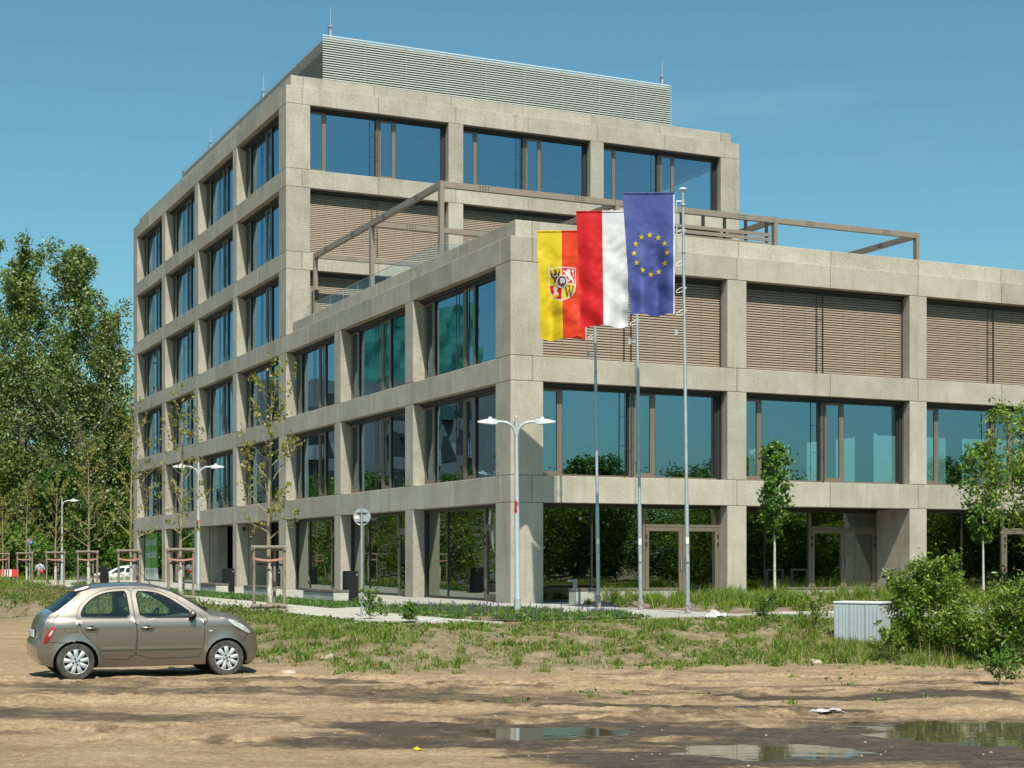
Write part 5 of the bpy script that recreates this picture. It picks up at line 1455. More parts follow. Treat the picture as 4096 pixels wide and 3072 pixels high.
# ================================================================== PERSON
def skin_obj(name, pts, edges, rad, m, parent, sub=1, root_i=0):
    me = bpy.data.meshes.new(name); me.from_pydata(pts, edges, []); o = bpy.data.objects.new(name, me); COL.objects.link(o)
    md = o.modifiers.new('skin', 'SKIN')
    for i, r in enumerate(rad): me.skin_vertices[0].data[i].radius = r if hasattr(r, '__len__') else (r, r)
    me.skin_vertices[0].data[root_i].use_root = True
    if sub: s = o.modifiers.new('sub', 'SUBSURF'); s.levels = sub; s.render_levels = sub
    bpy.context.view_layer.update()
    m2 = bpy.data.meshes.new_from_object(o.evaluated_get(bpy.context.evaluated_depsgraph_get()))
    bpy.data.objects.remove(o); m2.polygons.foreach_set('use_smooth', [True] * len(m2.polygons))
    return link_mesh(name, m2, m, parent)


pz = float(ground_h(-30.9, 103.0))
PE = empty('person', (-30.9, 103.0, pz), R(10), 'person seen from behind in grey hoodie and loose grey trousers', 'person')
sk = mat('skin', (.46, .27, .19), rough=.6)
pts = [(0, 0, .95), (0, .0, 1.15), (0, .02, 1.36), (0, .03, 1.48), (0, .05, 1.58), (0, .05, 1.70)]; ed = [(0, 1), (1, 2), (2, 3), (3, 4), (4, 5)]; rd = [.13, .125, .13, .06, .085, .075]
for sg in (-1, 1):
    n = len(pts); pts += [(sg * .18, .01, 1.40), (sg * .27, -.02, 1.13), (sg * .17, .22, 1.10), (sg * .12, .30, 1.12)]; ed += [(2, n), (n, n + 1), (n + 1, n + 2), (n + 2, n + 3)]; rd += [.06, .048, .036, .03]
    for q, (dx, dy, dz, L) in enumerate(((-.03, .07, .02, 1), (-.012, .085, .02, 1), (.006, .085, .012, 1), (.022, .07, .005, 1), (-.05, .03, .03, .8))):
        b = len(pts); pts += [(sg * .12 + dx * sg * -.6, .30 + dy * .5, 1.12 + dz), (sg * .12 + dx * sg * -.9, .30 + dy, 1.10 + dz)]; ed += [(n + 3, b), (b, b + 1)]; rd += [.010, .008]
    n = len(pts); pts += [(sg * .10, 0, .88), (sg * .11, .02, .50), (sg * .11, -.02, .09), (sg * .12, .12, .04)]; ed += [(0, n), (n, n + 1), (n + 1, n + 2), (n + 2, n + 3)]; rd += [.10, .065, .045, .045]
skin_obj('body', pts, ed, rd, sk, PE)
gh = mat('grey_sweatshirt', (.36, .38, .42), (.30, .32, .36), 12, .9)
hp = [(0, 0, .92), (0, 0, 1.12), (0, .0, 1.34), (0, .0, 1.46), (0, -.06, 1.47)]; he = [(0, 1), (1, 2), (2, 3), (3, 4)]; hr = [(.20, .16), (.20, .15), (.20, .14), (.11, .10), (.09, .06)]
for sg in (-1, 1):
    n = len(hp); hp += [(sg * .19, .0, 1.40), (sg * .29, -.03, 1.13), (sg * .18, .20, 1.10)]; he += [(2, n), (n, n + 1), (n + 1, n + 2)]; hr += [.085, .07, .055]
skin_obj('hoodie', hp, he, hr, gh, PE)
tp = [(0, 0, .97), (0, 0, .88)]; te = [(0, 1)]; tr_ = [(.18, .15), (.19, .15)]
for sg in (-1, 1):
    n = len(tp); tp += [(sg * .11, 0, .78), (sg * .13, .01, .45), (sg * .15, -.01, .10)]; te += [(1, n), (n, n + 1), (n + 1, n + 2)]; tr_ += [.12, .105, .12]
skin_obj('trousers', tp, te, tr_, mat('grey_trousers', (.22, .22, .22), (.28, .28, .27), 9, .9), PE)
mb = MB(); mb.ball((0, .035, 1.71), .103, .115, .115); mb.ball((0, .03, 1.66), .095, .10, .10); mb.build('hair', mat('brown_hair', (.045, .022, .014), rough=.7), PE, smooth=60)
mb = MB()
for sg in (-1, 1): mb.ball((sg * .095, .06, 1.64), .015, .03, .04)
mb.ball((0, .155, 1.635), .016, .02, .025)
for sg in (-1, 1): mb.ball((sg * .035, .135, 1.665), .013, .008, .008)
mb.bar((-.03, .138, 1.59), (.03, .138, 1.59), .008, .012); mb.build('face', sk, PE, smooth=60)
mb = MB()
for sg in (-1, 1): mb.ball((sg * .13, .06, .045), .055, .15, .05)
mb.build('shoe', M['white'], PE, smooth=60)
bgp = empty('shoulder_bag', (-30.75, 102.78, pz + 1.02), R(10), 'small red bag slung across the back of the person', 'bag')
mb = MB(); mb.ball((0, 0, 0), .15, .07, .12); mb.build('pouch', M['red'], bgp, smooth=60)
mb = MB(); mb.tube([(-.05, .06, .08), (-.02, .045, .25), (-.12, .03, .40), (-.20, .18, .47)], .012, 5); mb.build('strap', M['black'], bgp)

# ================================================================== PLANTS
def leaves_mesh(C, L, Wd, r_, droop=.2, out_c=None):
    """rhombic, slightly folded leaves at the points C"""
    n = len(C); a = r_.normal(size=(n, 3)); a[:, 2] -= droop
    if out_c is not None: a += .8 * (C - out_c) / (np.linalg.norm(C - out_c, axis=1, keepdims=True) + 1e-6)
    a /= np.linalg.norm(a, axis=1, keepdims=True) + 1e-9
    q = r_.normal(size=(n, 3)); q[:, 2] += .6; b = np.cross(a, q); b /= np.linalg.norm(b, axis=1, keepdims=True) + 1e-9; nn = np.cross(a, b)
    l = (L * (.65 + .7 * r_.random(n)))[:, None]; w = l * (Wd / L)
    V = np.stack([C - a * l / 2, C + b * w / 2 + nn * w * .18 - a * l * .06, C + a * l / 2, C - b * w / 2 + nn * w * .18 - a * l * .06], 1).reshape(-1, 3)
    F = np.arange(4 * n).reshape(n, 4)
    return V, F


LM = {
    'poplar': leaf_mat('poplar_leaves', [(0, (0.057, 0.098, 0.028)), (.35, (0.121, 0.190, 0.044)), (.68, (0.207, 0.282, 0.071)), (.9, (0.322, 0.356, 0.127)), (.97, (0.529, 0.564, 0.414)), (1, (0.598, 0.621, 0.506))], .36, .5, .3),
    'dark': leaf_mat('dark_wood_leaves', [(0, (0.020, 0.051, 0.016)), (.5, (0.058, 0.128, 0.026)), (1, (0.123, 0.210, 0.041))], .34),
    'mid': leaf_mat('fresh_green_leaves', [(0, (0.033, 0.083, 0.015)), (.5, (0.093, 0.203, 0.024)), (1, (0.195, 0.315, 0.045))], .36, .42, .4),
    'lime': leaf_mat('lime_green_leaves', [(0, (0.115, 0.218, 0.014)), (1, (0.345, 0.437, 0.034))], .4),
    'olive': leaf_mat('olive_leaves', [(0, (0.068, 0.112, 0.027)), (.6, (0.143, 0.188, 0.045)), (1, (0.255, 0.262, 0.075))], .35),
    'bud': leaf_mat('young_yellowish_leaves', [(0, (0.154, 0.176, 0.033)), (.6, (0.286, 0.286, 0.061)), (1, (0.352, 0.275, 0.088))], .35),
    'cherry': leaf_mat('bird_cherry_leaves', [(0, (.055, .105, .016)), (.5, (.145, .25, .028)), (1, (.32, .42, .06))], .40, .42, .35),
    'bloom': leaf_mat('fading_blossom', [(0, (.26, .28, .13)), (1, (.46, .46, .28))], .3),
    'grass': leaf_mat('wild_grass', [(0, (.085, .135, .022)), (.45, (.18, .245, .040)), (.68, (.28, .30, .075)), (.85, (.42, .36, .16)), (1, (.52, .44, .26))], .35, .6, .2),
    'grassb': leaf_mat('ornamental_grass_blades', [(0, (0.072, 0.137, 0.018)), (.6, (0.169, 0.260, 0.031)), (1, (0.338, 0.403, 0.078))], .35, .55, .2),
    'grassg': leaf_mat('blue_green_grass', [(0, (0.056, 0.115, 0.042)), (.7, (0.119, 0.203, 0.063)), (1, (0.224, 0.280, 0.126))], .3, .6, .2),
    'dry': leaf_mat('dry_stalks', [(0, (.16, .085, .045)), (.6, (.28, .19, .10)), (1, (.42, .33, .2))], .15, .8, .1),
    'violet': leaf_mat('violet_flowers', [(0, (.06, .035, .12)), (1, (.17, .10, .28))], .2),
}


def tree(name, loc, H, tr, cb, prof, CR, nl, ntw, nleaf, L, Wd, leafm, barkm, seed, label, cat='tree', group=None, elev=.7, spread=.16, twig_r=.35, leanxy=(0, 0), bloom=0, topleaf=True, parts=('trunk', 'crown'), inner=0., twl=.5, rough_=.45):
    r_ = np.random.default_rng(seed); root = empty(name, loc, 0, label, cat, group)
    tk = MB(); ph = r_.uniform(0, 6, 2)
    tp = lambda t: np.array([leanxy[0] * t * H + .012 * H * math.sin(3 * t + ph[0]) * t, leanxy[1] * t * H + .012 * H * math.sin(4 * t + ph[1]) * t, t * H])
    ts = np.linspace(0, 1, 12); tk.tube([tp(t) for t in ts], [tr * (1.25 if t == 0 else 1) * (1 - t) ** .8 + .004 for t in ts], 9)
    tk.tube([tp(0) - np.array([0, 0, .25]), tp(0)], [tr * 1.5, tr * 1.25], 9)
    pts = []
    for i in range(nl):
        t = cb + (1 - cb) * ((i + .5) / nl) ** .95; Rr = CR * prof((t - cb) / (1 - cb)) * r_.uniform(1.15 - rough_, 1.15 + .5 * (rough_ - .45)); az = i * 2.399 + r_.uniform(-.4, .4)
        el = elev * r_.uniform(.6, 1.4) * (.55 + .9 * (t - cb) / (1 - cb)); s = tp(t); d = np.array([math.cos(az), math.sin(az), el]); 
        lp = [s + d * Rr * q * np.array([1, 1, .75 + .25 * q]) + r_.normal(size=3) * .035 * Rr * (q > 0) for q in (0, .3, .6, .85, 1.)]
        lr = max(.006, tr * (1 - t) * .5); tk.tube(lp, [lr, lr * .8, lr * .55, lr * .35, .004], 5, cap=False)
        lp = np.array(lp)
        for k in range(ntw):
            q = r_.uniform(.22, 1.); a = q * 4; j = min(3, int(a)); o = lp[j] + (lp[j + 1] - lp[j]) * (a - j)
            dd = d / np.linalg.norm(d) * .7 + r_.normal(size=3) * .6 + np.array([0, 0, .25]); dd /= np.linalg.norm(dd); tl = Rr * twl * r_.uniform(.4, 1.) * (1.15 - .5 * q)
            e = o + dd * tl
            if twig_r: tk.tube([o, o + dd * tl * .5 + r_.normal(size=3) * .03 * tl, e], [max(.004, lr * twig_r), max(.003, lr * twig_r * .6), .0025], 3, cap=False)
            m = r_.poisson(nleaf)
            qq = r_.uniform(.15, 1.05, m)[:, None]
            pts.append(o + (e - o) * qq + r_.normal(size=(m, 3)) * spread * (.4 + .6 * Rr / CR))
    if topleaf:
        m = int(nleaf * ntw * 1.2); q = r_.uniform(.88, 1.02, m)
        pts.append(np.array([tp(x) for x in q]) + r_.normal(size=(m, 3)) * spread * .7)
    if inner:                                                       # shaded leaves nearer the stem
        m = int(inner); q = r_.uniform(cb, .95, m); rr = np.array([CR * prof((x - cb) / (1 - cb)) for x in q]) * np.sqrt(r_.random(m)) * .75; az = r_.uniform(0, 6.28, m)
        pts.append(np.array([tp(x) for x in q]) + np.stack([rr * np.cos(az), rr * np.sin(az), r_.normal(size=m) * .3], 1))
    C = np.concatenate(pts); C = C[C[:, 2] > .05]
    tk.build(parts[0], barkm, root, smooth=60)
    V, F = leaves_mesh(C, L, Wd, r_)
    np_mesh(parts[1], V, F, leafm, root)
    if bloom:
        B = C[r_.choice(len(C), bloom, replace=False)] + r_.normal(size=(bloom, 3)) * .03 + np.array([0, 0, .02])
        V, F = leaves_mesh(B, .11, .028, r_, .1); np_mesh('blossom', V, F, LM['bloom'], root)
    return root


def gz(x, y): return float(ground_h(np.array(x), np.array(y)))


egg = lambda t: (math.sin(PI * min(1, (t * .86 + .14)) ** .8)) ** .7
col_ = lambda t: (.70 + .30 * math.sin(PI * min(1, t * 1.1))) * (1 - t ** 2.0 * .74)
rnd = lambda t: math.sqrt(max(0.02, 1 - (2 * t - 1) ** 2))
bush = lambda t: math.sqrt(max(.05, 1 - t ** 2.2))
cone = lambda t: max(.12, 1 - t) ** .7


def at(sx, D): return (sx - 2048) / 6291.67 * D


def topz(sy, D): return CAMZ + (2236.9 - sy) / 6291.67 * D


# tall poplars of the wood at the left
for sx, D, sy, CR, nl, sd, lb in ((95, 128, 1075, 5.6, 54, 1, 'tall silvery poplar at the left edge, its tip the left one of the sharp peaks'), (315, 126, 1040, 4.9, 54, 2, 'tallest silvery poplar, twin tips against the sky left of the building'),
                                  (436, 131, 1300, 2.5, 36, 3, 'slender silvery poplar spire nearest the building'), (-75, 134, 1010, 4.6, 40, 4, 'silvery poplar cut off by the left edge of the picture')):
    x = at(sx, D); z0 = gz(x, D)
    tree('poplar_tree', (x, D, z0), topz(sy, D) - z0, .42, .10, col_, CR, nl, 12, 38, .22, .17, LM['poplar'], M['barkpop'], sd, lb, group='poplars of the wood', elev=1.3, spread=.42, inner=5000, twl=.55, rough_=.7)
for sx, D, sy, CR, nl, lm, sd, lb in ((505, 131, 1680, 2.9, 26, 'mid', 11, 'bright green tree touching the far left corner of the building'), (440, 130, 1900, 3.0, 24, 'olive', 12, 'olive green tree behind the white car'), (215, 122, 1900, 3.4, 26, 'dark', 13, 'dark leafy tree behind the street lamp and the grey person'),
                                      (25, 120, 1800, 3.4, 26, 'olive', 14, 'olive leaved tree at the left edge below the poplars'), (325, 130, 1960, 2.8, 22, 'dark', 15, 'dark green tree low before the poplars, left of the white car'), (380, 136, 1560, 3.6, 30, 'dark', 16, 'dark tree filling the gap under the slender poplar'),
                                      (190, 138, 1450, 4.6, 34, 'dark', 17, 'broad dark tree between the two big poplars'), (10, 138, 1500, 4.6, 34, 'dark', 18, 'broad dark tree behind the left poplar')):
    x = at(sx, D); z0 = gz(x, D)
    tree('broadleaf_tree', (x, D, z0), topz(sy, D) - z0, .20, .06, egg, CR, nl, 10, 26, .27, .19, LM[lm], M['bark'], sd, lb, group='leafy trees of the wood', elev=.55, spread=.42, inner=2200)
for sx, D, sy, CR, lm, sd, lb in ((505, 128, 2130, 1.3, 'lime', 21, 'yellow green bush beside the far left corner of the building'), (400, 126, 2180, 2.6, 'mid', 22, 'low green bush behind the white car'), (290, 128, 2200, 2.4, 'mid', 23, 'green bush between the wooden frames left of the white car'),
                                  (205, 114, 2250, 2.0, 'dark', 24, 'dark bush behind the far street lamp'), (120, 113, 2190, 2.4, 'mid', 25, 'green bush around the blue traffic sign'), (30, 110, 2170, 2.8, 'mid', 26, 'green bush behind the striped barrier'), (250, 135, 2080, 4.2, 'dark', 27, 'dark bush deep in the wood below the tallest poplar'), (70, 134, 2060, 4.5, 'dark', 28, 'dark bush deep in the wood left of the grey person')):
    x = at(sx, D); z0 = gz(x, D)
    tree('bush', (x, D, z0), topz(sy, D) - z0, .06, .02, bush, CR, 30, 8, 24, .24, .17, LM[lm], M['bark'], sd, lb, 'bush', 'bushes at the edge of the wood', elev=.5, spread=.3, inner=800)

# ---- framed young street trees
def frame_(loc, rz, label):
    root = empty('tree_stake_frame', loc, rz, label, 'tree frame', 'wooden frames round the young street trees')
    ps = [(-.37, -.28), (.37, -.28), (.10, .42)]
    for x, y in ps:
        mb = MB(); mb.tube([(x, y, -.3), (x + random.uniform(-.01, .01), y, .8), (x + random.uniform(-.015, .015), y, 1.66)], .042, 9); mb.build('post', M['wood'], root, smooth=40)
    for a, b, z in ((0, 1, 1.64), (1, 2, 1.60), (2, 0, 1.60)):
        pa, pb = Vector((*ps[a], z)), Vector((*ps[b], z)); d = (pb - pa).normalized() * .07; mb = MB(); mb.tube([pa - d, pb + d], .048, 9); mb.build('top_rail', M['wood'], root, smooth=40)
    for z in (.06, .17):
        mb = MB(); mb.tube([(-.45, -.33, z), (.45, -.33, z)], .052, 9); mb.build('bottom_log', M['wood'], root, smooth=40)
    mb = MB(); sag = [(-.38 + .76 * q, -.335 + .10 * math.sin(PI * q), 1.36 - .05 * math.sin(PI * q)) for q in np.linspace(0, 1, 9)]
    for a, b in zip(sag[:-1], sag[1:]): mb.hexa([(a[0], a[1], a[2] - .028), (b[0], b[1], b[2] - .028), (b[0], b[1] + .006, b[2] - .028), (a[0], a[1] + .006, a[2] - .028), (a[0], a[1], a[2] + .028), (b[0], b[1], b[2] + .028), (b[0], b[1] + .006, b[2] + .028), (a[0], a[1] + .006, a[2] + .028)])
    mb.build('pink_strap', M['strap'], root)
    mb = MB(); mb.bar((-.37, -.3, 1.22), (0, -.03, 1.22), .012, .06); mb.bar((.37, -.3, 1.20), (0, -.03, 1.20), .012, .06); mb.bar((.10, .40, 1.22), (0, .03, 1.24), .012, .06); mb.build('rubber_strap', M['rubber'], root)
    return root


ftxt = ['nearest to the hatchback, in front of the farther dark gateway', 'standing before the bay with the green emergency door, second from the front', 'beside the green window poster at the far left corner', 'in front of the white car', 'left of the far street lamp with one head', 'in front of the blue traffic sign', 'at the left edge beside the striped barrier']
ttxt = ['largest sparse young tree with yellow buds, in the frame nearest the footpath end', 'sparse young tree beside the second street lamp', 'sparse young tree rising against the far left corner of the building', 'sparse young tree before the white car, its crown against the wood', 'thin young tree right beside the far street lamp', 'small young tree in front of the blue traffic sign', 'thin young tree at the left edge beside the striped barrier']
F0 = None; YT = []
for i in range(7):
    v = (-4.17, 5.6, 13.1, 21.6, 30.0, 39.2, 48.6)[i]; p = W(-8.62, v); p.z = gz(p.x, p.y)
    if F0 is None: F0 = frame_(p, R(6), 'wooden stake frame ' + ftxt[0])
    else:
        c = copy_tree(F0); c.location = p; c.rotation_euler.z = R(6 + 9 * math.sin(i * 2.1)); c['label'] = 'wooden stake frame ' + ftxt[i]
    H = (5.75, 5.9, 6.3, 5.9, 5.0, 4.6, 4.6)[i]
    if i < 3:
        t = tree('young_tree', p, H, .062, .30, lambda t: .55 + .45 * math.sin(PI * min(1, t + .15)) * (1 - .55 * t), (.95, .98, 1.05)[i], 25, 7, 4.2 if i else 5.5, .085, .07, LM['bud'], M['barkyoung'], 40 + i, ttxt[i], group='young street trees in wooden frames', elev=1.25, spread=.045, twig_r=.5, topleaf=True, twl=.55); YT.append(t)
        mb = MB(); mb.tube([(0, 0, -.1), (0, 0, 1.25)], [.075, .066], 9, cap=False); mb.build('limewashed_stem', M['barkpale'], t, smooth=60)
    else:
        c = copy_tree(YT[i % 3]); c.location = p; c.rotation_euler.z = i * 1.3; c.scale = (H / 5.9,) * 3; c['label'] = ttxt[i]

# ---- right hand young trees, shrubs and the bird cherry
def bz(u, v): return float(bed_h(np.array(u), np.array(v), 2))


px_ = at(3100, 45.2); u_, v_ = UV(px_, 45.2); z0 = BZ + bz(u_, v_)
tree('young_tree', (px_, 45.2, z0), 4.3, .040, .40, rnd, .46, 30, 9, 11, .105, .085, LM['mid'], M['barkpale'], 51, 'young tree with dense narrow round crown on a pale stem, before the recessed entrance', elev=.7, spread=.085, twig_r=.3, leanxy=(-.012, 0))
px_ = at(3934, 47.6); u_, v_ = UV(px_, 47.6); z0 = BZ + bz(u_, v_)
tree('young_tree', (px_, 47.6, z0), 4.5, .036, .36, rnd, .62, 30, 9, 10, .11, .09, LM['mid'], M['barkpale'], 52, 'young tree on a thin pale stem beside the bird cherry, before the third glass bay', elev=.7, spread=.1, twig_r=.3)
D = 31.5; px_ = at(4270, D)
tree('bird_cherry', (px_, D, gz(px_, D)), 5.15, .085, .40, egg, 1.75, 36, 15, 23, .105, .043, LM['cherry'], M['bark'], 53, 'bird cherry tree with fading blossom at the right edge', elev=.42, spread=.11, twig_r=.3, bloom=2600, inner=1800, topleaf=True)
D = 31.2
for sx, D, H, CR, nl, sd, lm, lb in ((3715, 30.9, 1.55, .80, 34, 61, 'cherry', 'large green shrub growing beside the utility cabinet'), (4190, 28.7, 1.35, .95, 30, 62, 'cherry', 'dark green shrub at the right edge under the bird cherry'), (3905, 29.6, .62, .62, 18, 63, 'cherry', 'low shrub between the two large shrubs at right'), (4120, 33.4, 1.2, .8, 22, 64, 'dark', 'dark shrub in the shade behind the right edge shrub')):
    px_ = at(sx, D)
    tree('shrub', (px_, D, gz(px_, D)), H, .022, .04, bush, CR, nl, 14, 26, .084, .034, LM[lm], M['bark'], sd, lb, 'shrub', 'shrubs at right', elev=.75, spread=.075, twig_r=.4, parts=('stem', 'foliage'), inner=1500, bloom=500 if lm == 'cherry' else 0)
for sx, sy, D, H, CR, sd, lb in ((1480, 2500, 34.6, .50, .30, 71, 'leafy weed clump with yellow lower leaves at the foot of the round sign'), (1640, 2520, 33.0, .34, .18, 72, 'small leafy weed beside the end of the footpath'), (4000, 2740, 23.9, .34, .34, 73, 'low leafy weed on the sand at the right edge'),
                                 (3560, 2600, 29.4, .42, .36, 74, 'dark leafy weed in front of the utility cabinet'), (3250, 2510, 34.2, .5, .35, 75, 'dark leafy weed below the low wall left of the cabinet'), (3060, 2510, 34.6, .42, .34, 76, 'leafy weed right of the white plastic heap'), (60, 2400, 50, .55, .6, 77, 'leafy weed cluster at the left edge behind the hatchback')):
    px_ = at(sx, D)
    tree('weed_plant', (px_, D, gz(px_, D)), H, .008, .05, bush, CR, 16, 6, 6, .085, .030, LM['mid' if sd not in (74, 75) else 'cherry'], M['barkyoung'], sd, lb, 'weed', 'leafy weeds', elev=1.0, spread=.035, twig_r=.4, parts=('stem', 'foliage'))

# ---- grasses
def blades(P, h, w, lean, r_, az=None):
    n = len(P); az = r_.uniform(0, 2 * PI, n) if az is None else az
    d = np.stack([np.cos(az), np.sin(az), np.zeros(n)], 1); fz = r_.uniform(0, PI, n); s = np.stack([np.cos(fz), np.sin(fz), np.zeros(n)], 1)
    h = h[:, None]; w = w[:, None]; lean = lean[:, None]; up = np.array([[0, 0, 1.]])
    m = P + up * h * .55 + d * lean * h * .28; t = P + up * h * (1 - .35 * lean ** 2) + d * lean * h
    V = np.stack([P - s * w, P + s * w, m + s * w * .8, m - s * w * .8, t], 1).reshape(-1, 3)
    f = np.array([(0, 1, 2), (0, 2, 3), (3, 2, 4)]); F = (f[None] + 5 * np.arange(n)[:, None, None]).reshape(-1, 3)
    return V, F


def tufts(x, y, z, nb, h, hv, w, spread, lean, r_):
    n = len(x); k = r_.poisson(nb, n) + 1; i = np.repeat(np.arange(n), k); m = len(i)
    hs = np.asarray(h)[i] if hasattr(h, '__len__') else np.full(m, h)
    sp = np.asarray(spread)[i] if hasattr(spread, '__len__') else spread
    P = np.stack([x[i] + r_.normal(size=m) * sp, y[i] + r_.normal(size=m) * sp, z[i] - .01], 1)
    return blades(P, hs * (1 - hv + 2 * hv * r_.random(m)), np.full(m, w) * r_.uniform(.7, 1.3, m), lean * r_.random(m) ** .7, r_)


def put_stuff(name, parts, label, cat):
    mats = []; Vs, Fs, mi = [], [], []; n0 = 0
    for V, F, m in parts:
        if m not in mats: mats.append(m)
        Vs.append(V); Fs.append(F + n0); mi.append(np.full(len(F), mats.index(m))); n0 += len(V)
    return tag(np_mesh(name, np.concatenate(Vs), np.concatenate(Fs), [LM[m] for m in mats], midx=np.concatenate(mi)), label, cat, kind='stuff')


r_ = np.random.default_rng(5)
n = 150000
x = r_.uniform(-14, 13, n); y = r_.uniform(21, 46, n)
dA, dB = plaza_d(x, y); d = np.minimum(dA, dB)
vg = veg_f(x, y); patch = fbm(x * .75, y * .9, 91); fine = fbm(x * 2.6, y * 2.6, 93)
dens = vg * sstep(.38, .68, patch * .55 + fine * .45 + .17 * sstep(3, 8, x) + .12 * (1 - sstep(.2, 1.6, d)))
dens = np.maximum(dens, .030 * sstep(0, 1, patch * 2 - .7) * (y > 21) * (1 - wet_rut_f(x, y)) * (x > -2.5))
keep = (r_.random(n) < dens * .62) & (d > .06) & (np.abs(x) < y * .36 + 1)
x, y, d, pa = x[keep], y[keep], d[keep], fine[keep]
z = ground_h(x, y); edge = .30 + .70 * sstep(.1, 2.0, d)
hh = (.045 + .085 * sstep(.35, .7, pa)) * (.75 + .5 * r_.random(len(x))) * (1 + .5 * sstep(4, 8, x)) * np.where(vg[keep] < .3, .5, 1) * edge
ws = [(*tufts(x, y, z, 6, hh, .4, .0055, .045, 1.1, r_), 'grass')]
k = r_.random(len(x)) < .075; ws.append((*tufts(x[k], y[k], z[k], 26, hh[k] * 1.75, .3, .0062, .045, 1.0, r_), 'grassb'))
k = r_.random(len(x)) < .04; ws.append((*tufts(x[k], y[k], z[k], 1.2, hh[k] * 2.2 + .10 * edge[k], .4, .0040, .05, .35, r_), 'dry'))
k = (r_.random(len(x)) < .22)
C = np.stack([x[k], y[k], z[k] + .025], 1); C = np.repeat(C, 6, 0) + r_.normal(size=(6 * k.sum(), 3)) * np.array([.07, .07, .02])
V, F = leaves_mesh(C, .070, .040, r_, -.3); F = np.concatenate([F[:, [0, 1, 2]], F[:, [0, 2, 3]]]); ws.append((V, F, 'mid'))
put_stuff('weed_grass', ws, 'patchy wild grass and weeds on the sandy slope before the building', 'grass')

# verge left of the footpath, behind the hatchback and out to the wood
n = 60000
u = -8.6 - 9 * r_.random(n) ** 1.5; v = r_.uniform(-6, 75, n); p = np.stack([CX + CS * u - SN * v, CY + SN * u + CS * v], 1); x, y = p[:, 0], p[:, 1]
keep = (x > -.345 * y - 1) & (veg_f(x, y) > .2) & (r_.random(n) < .25 + .75 * sstep(.38, .6, fbm(x * .6, y * .6, 95)))
x, y = x[keep], y[keep]; z = ground_h(x, y); far = sstep(35, 80, y)
dA, dB = plaza_d(x, y); hh = (.09 + .12 * r_.random(len(x))) * (.35 + .65 * sstep(.2, 2.2, np.minimum(dA, dB)))
ws = [(*tufts(x, y, z, 3.5, hh, .4, .008, .06, .7, r_), 'grass')]
k = r_.random(len(x)) < .30
C = np.stack([x[k], y[k], z[k] + .06], 1); C = np.repeat(C, 4, 0) + r_.normal(size=(4 * k.sum(), 3)) * np.array([.10, .10, .06]); V, F = leaves_mesh(C, .10, .055, r_, -.3); F = np.concatenate([F[:, [0, 1, 2]], F[:, [0, 2, 3]]]); ws.append((V, F, 'olive'))
k = r_.random(len(x)) < .12; ws.append((*tufts(x[k], y[k], z[k], 2, hh[k] * 1.7, .4, .006, .06, .4, r_), 'dry'))
put_stuff('verge_weeds', ws, 'dry brownish weeds on the verge left of the footpath', 'weeds')
n = 26000
x = r_.uniform(-48, -10, n); y = r_.uniform(70, 124, n); u, v = UV(x, y)
keep = (x > -.345 * y - 2) & ((u < -8.6) | (v > 60)); x, y = x[keep], y[keep]; z = ground_h(x, y)
put_stuff('meadow_grass', [(*tufts(x, y, z, 3, .30, .5, .016, .12, .6, r_), 'grass'), (*tufts(x[::3], y[::3], z[::3], 3, .5, .5, .016, .12, .6, r_), 'grassb')], 'green meadow grass at the edge of the wood', 'grass')

# planted beds
def bed_pts(i, n, cond=None):
    pl = BEDS[i]; u = r_.uniform(min(p[0] for p in pl), max(p[0] for p in pl), n); v = r_.uniform(min(p[1] for p in pl), max(p[1] for p in pl), n)
    k = in_poly(u, v, pl)
    if cond is not None: k &= cond(u, v)
    u, v = u[k], v[k]; return CX + CS * u - SN * v, CY + SN * u + CS * v, BZ + bed_h(u, v, i), u, v


x, y, z, u, v = bed_pts(2, 4200, lambda u, v: (u < 26) & (fbm(u * .9, v * .9, 97) > .43 + .08 * (u > 6)))
ws = [(*tufts(x, y, z, 26, .15 + .30 * sstep(.35, .7, fbm(u * 1.4, v * 1.4, 98)), .35, .0075, .05, .95, r_), 'grassb')]
x, y, z, u, v = bed_pts(2, 2600, lambda u, v: (u < 26) & (u > 4)); ws.append((*tufts(x, y, z, 9, .13, .4, .006, .07, 1.0, r_), 'grass'))
x, y, z, u, v = bed_pts(2, 160, lambda u, v: u < 20); ws.append((*tufts(x, y, z, 2, .5, .4, .0045, .06, .4, r_), 'dry'))
put_stuff('ornamental_grass', ws, 'bright arching ornamental grass in the bed below the flagpoles', 'grass')
x, y, z, u, v = bed_pts(0, 2600, lambda u, v: fbm(u * 1.2, v * .5, 99) > .33)
ws = [(*tufts(x, y, z, 20, .13, .4, .007, .06, 1.0, r_), 'grassg')]
k = r_.random(len(x)) < .5; C = np.stack([x[k], y[k], z[k] + .06], 1); C = np.repeat(C, 9, 0) + r_.normal(size=(9 * k.sum(), 3)) * np.array([.12, .12, .035]); V, F = leaves_mesh(C, .10, .045, r_, -.4); F = np.concatenate([F[:, [0, 1, 2]], F[:, [0, 2, 3]]]); ws.append((V, F, 'mid'))
put_stuff('bed_planting', ws, 'low green planting between the footpath and the benches', 'plants')
x, y, z, u, v = bed_pts(1, 1700, lambda u, v: fbm(u * .9, v * .9, 96) > .40)
ws = [(*tufts(x, y, z, 20, .05 + .12 * sstep(.35, .68, fbm(u * 1.6, v * 1.6, 94)), .4, .007, .06, 1.0, r_), 'grassg')]
k = r_.random(len(x)) < .3; ws.append((*tufts(x[k], y[k], z[k], 14, .10, .5, .006, .08, 1.0, r_), 'grass'))
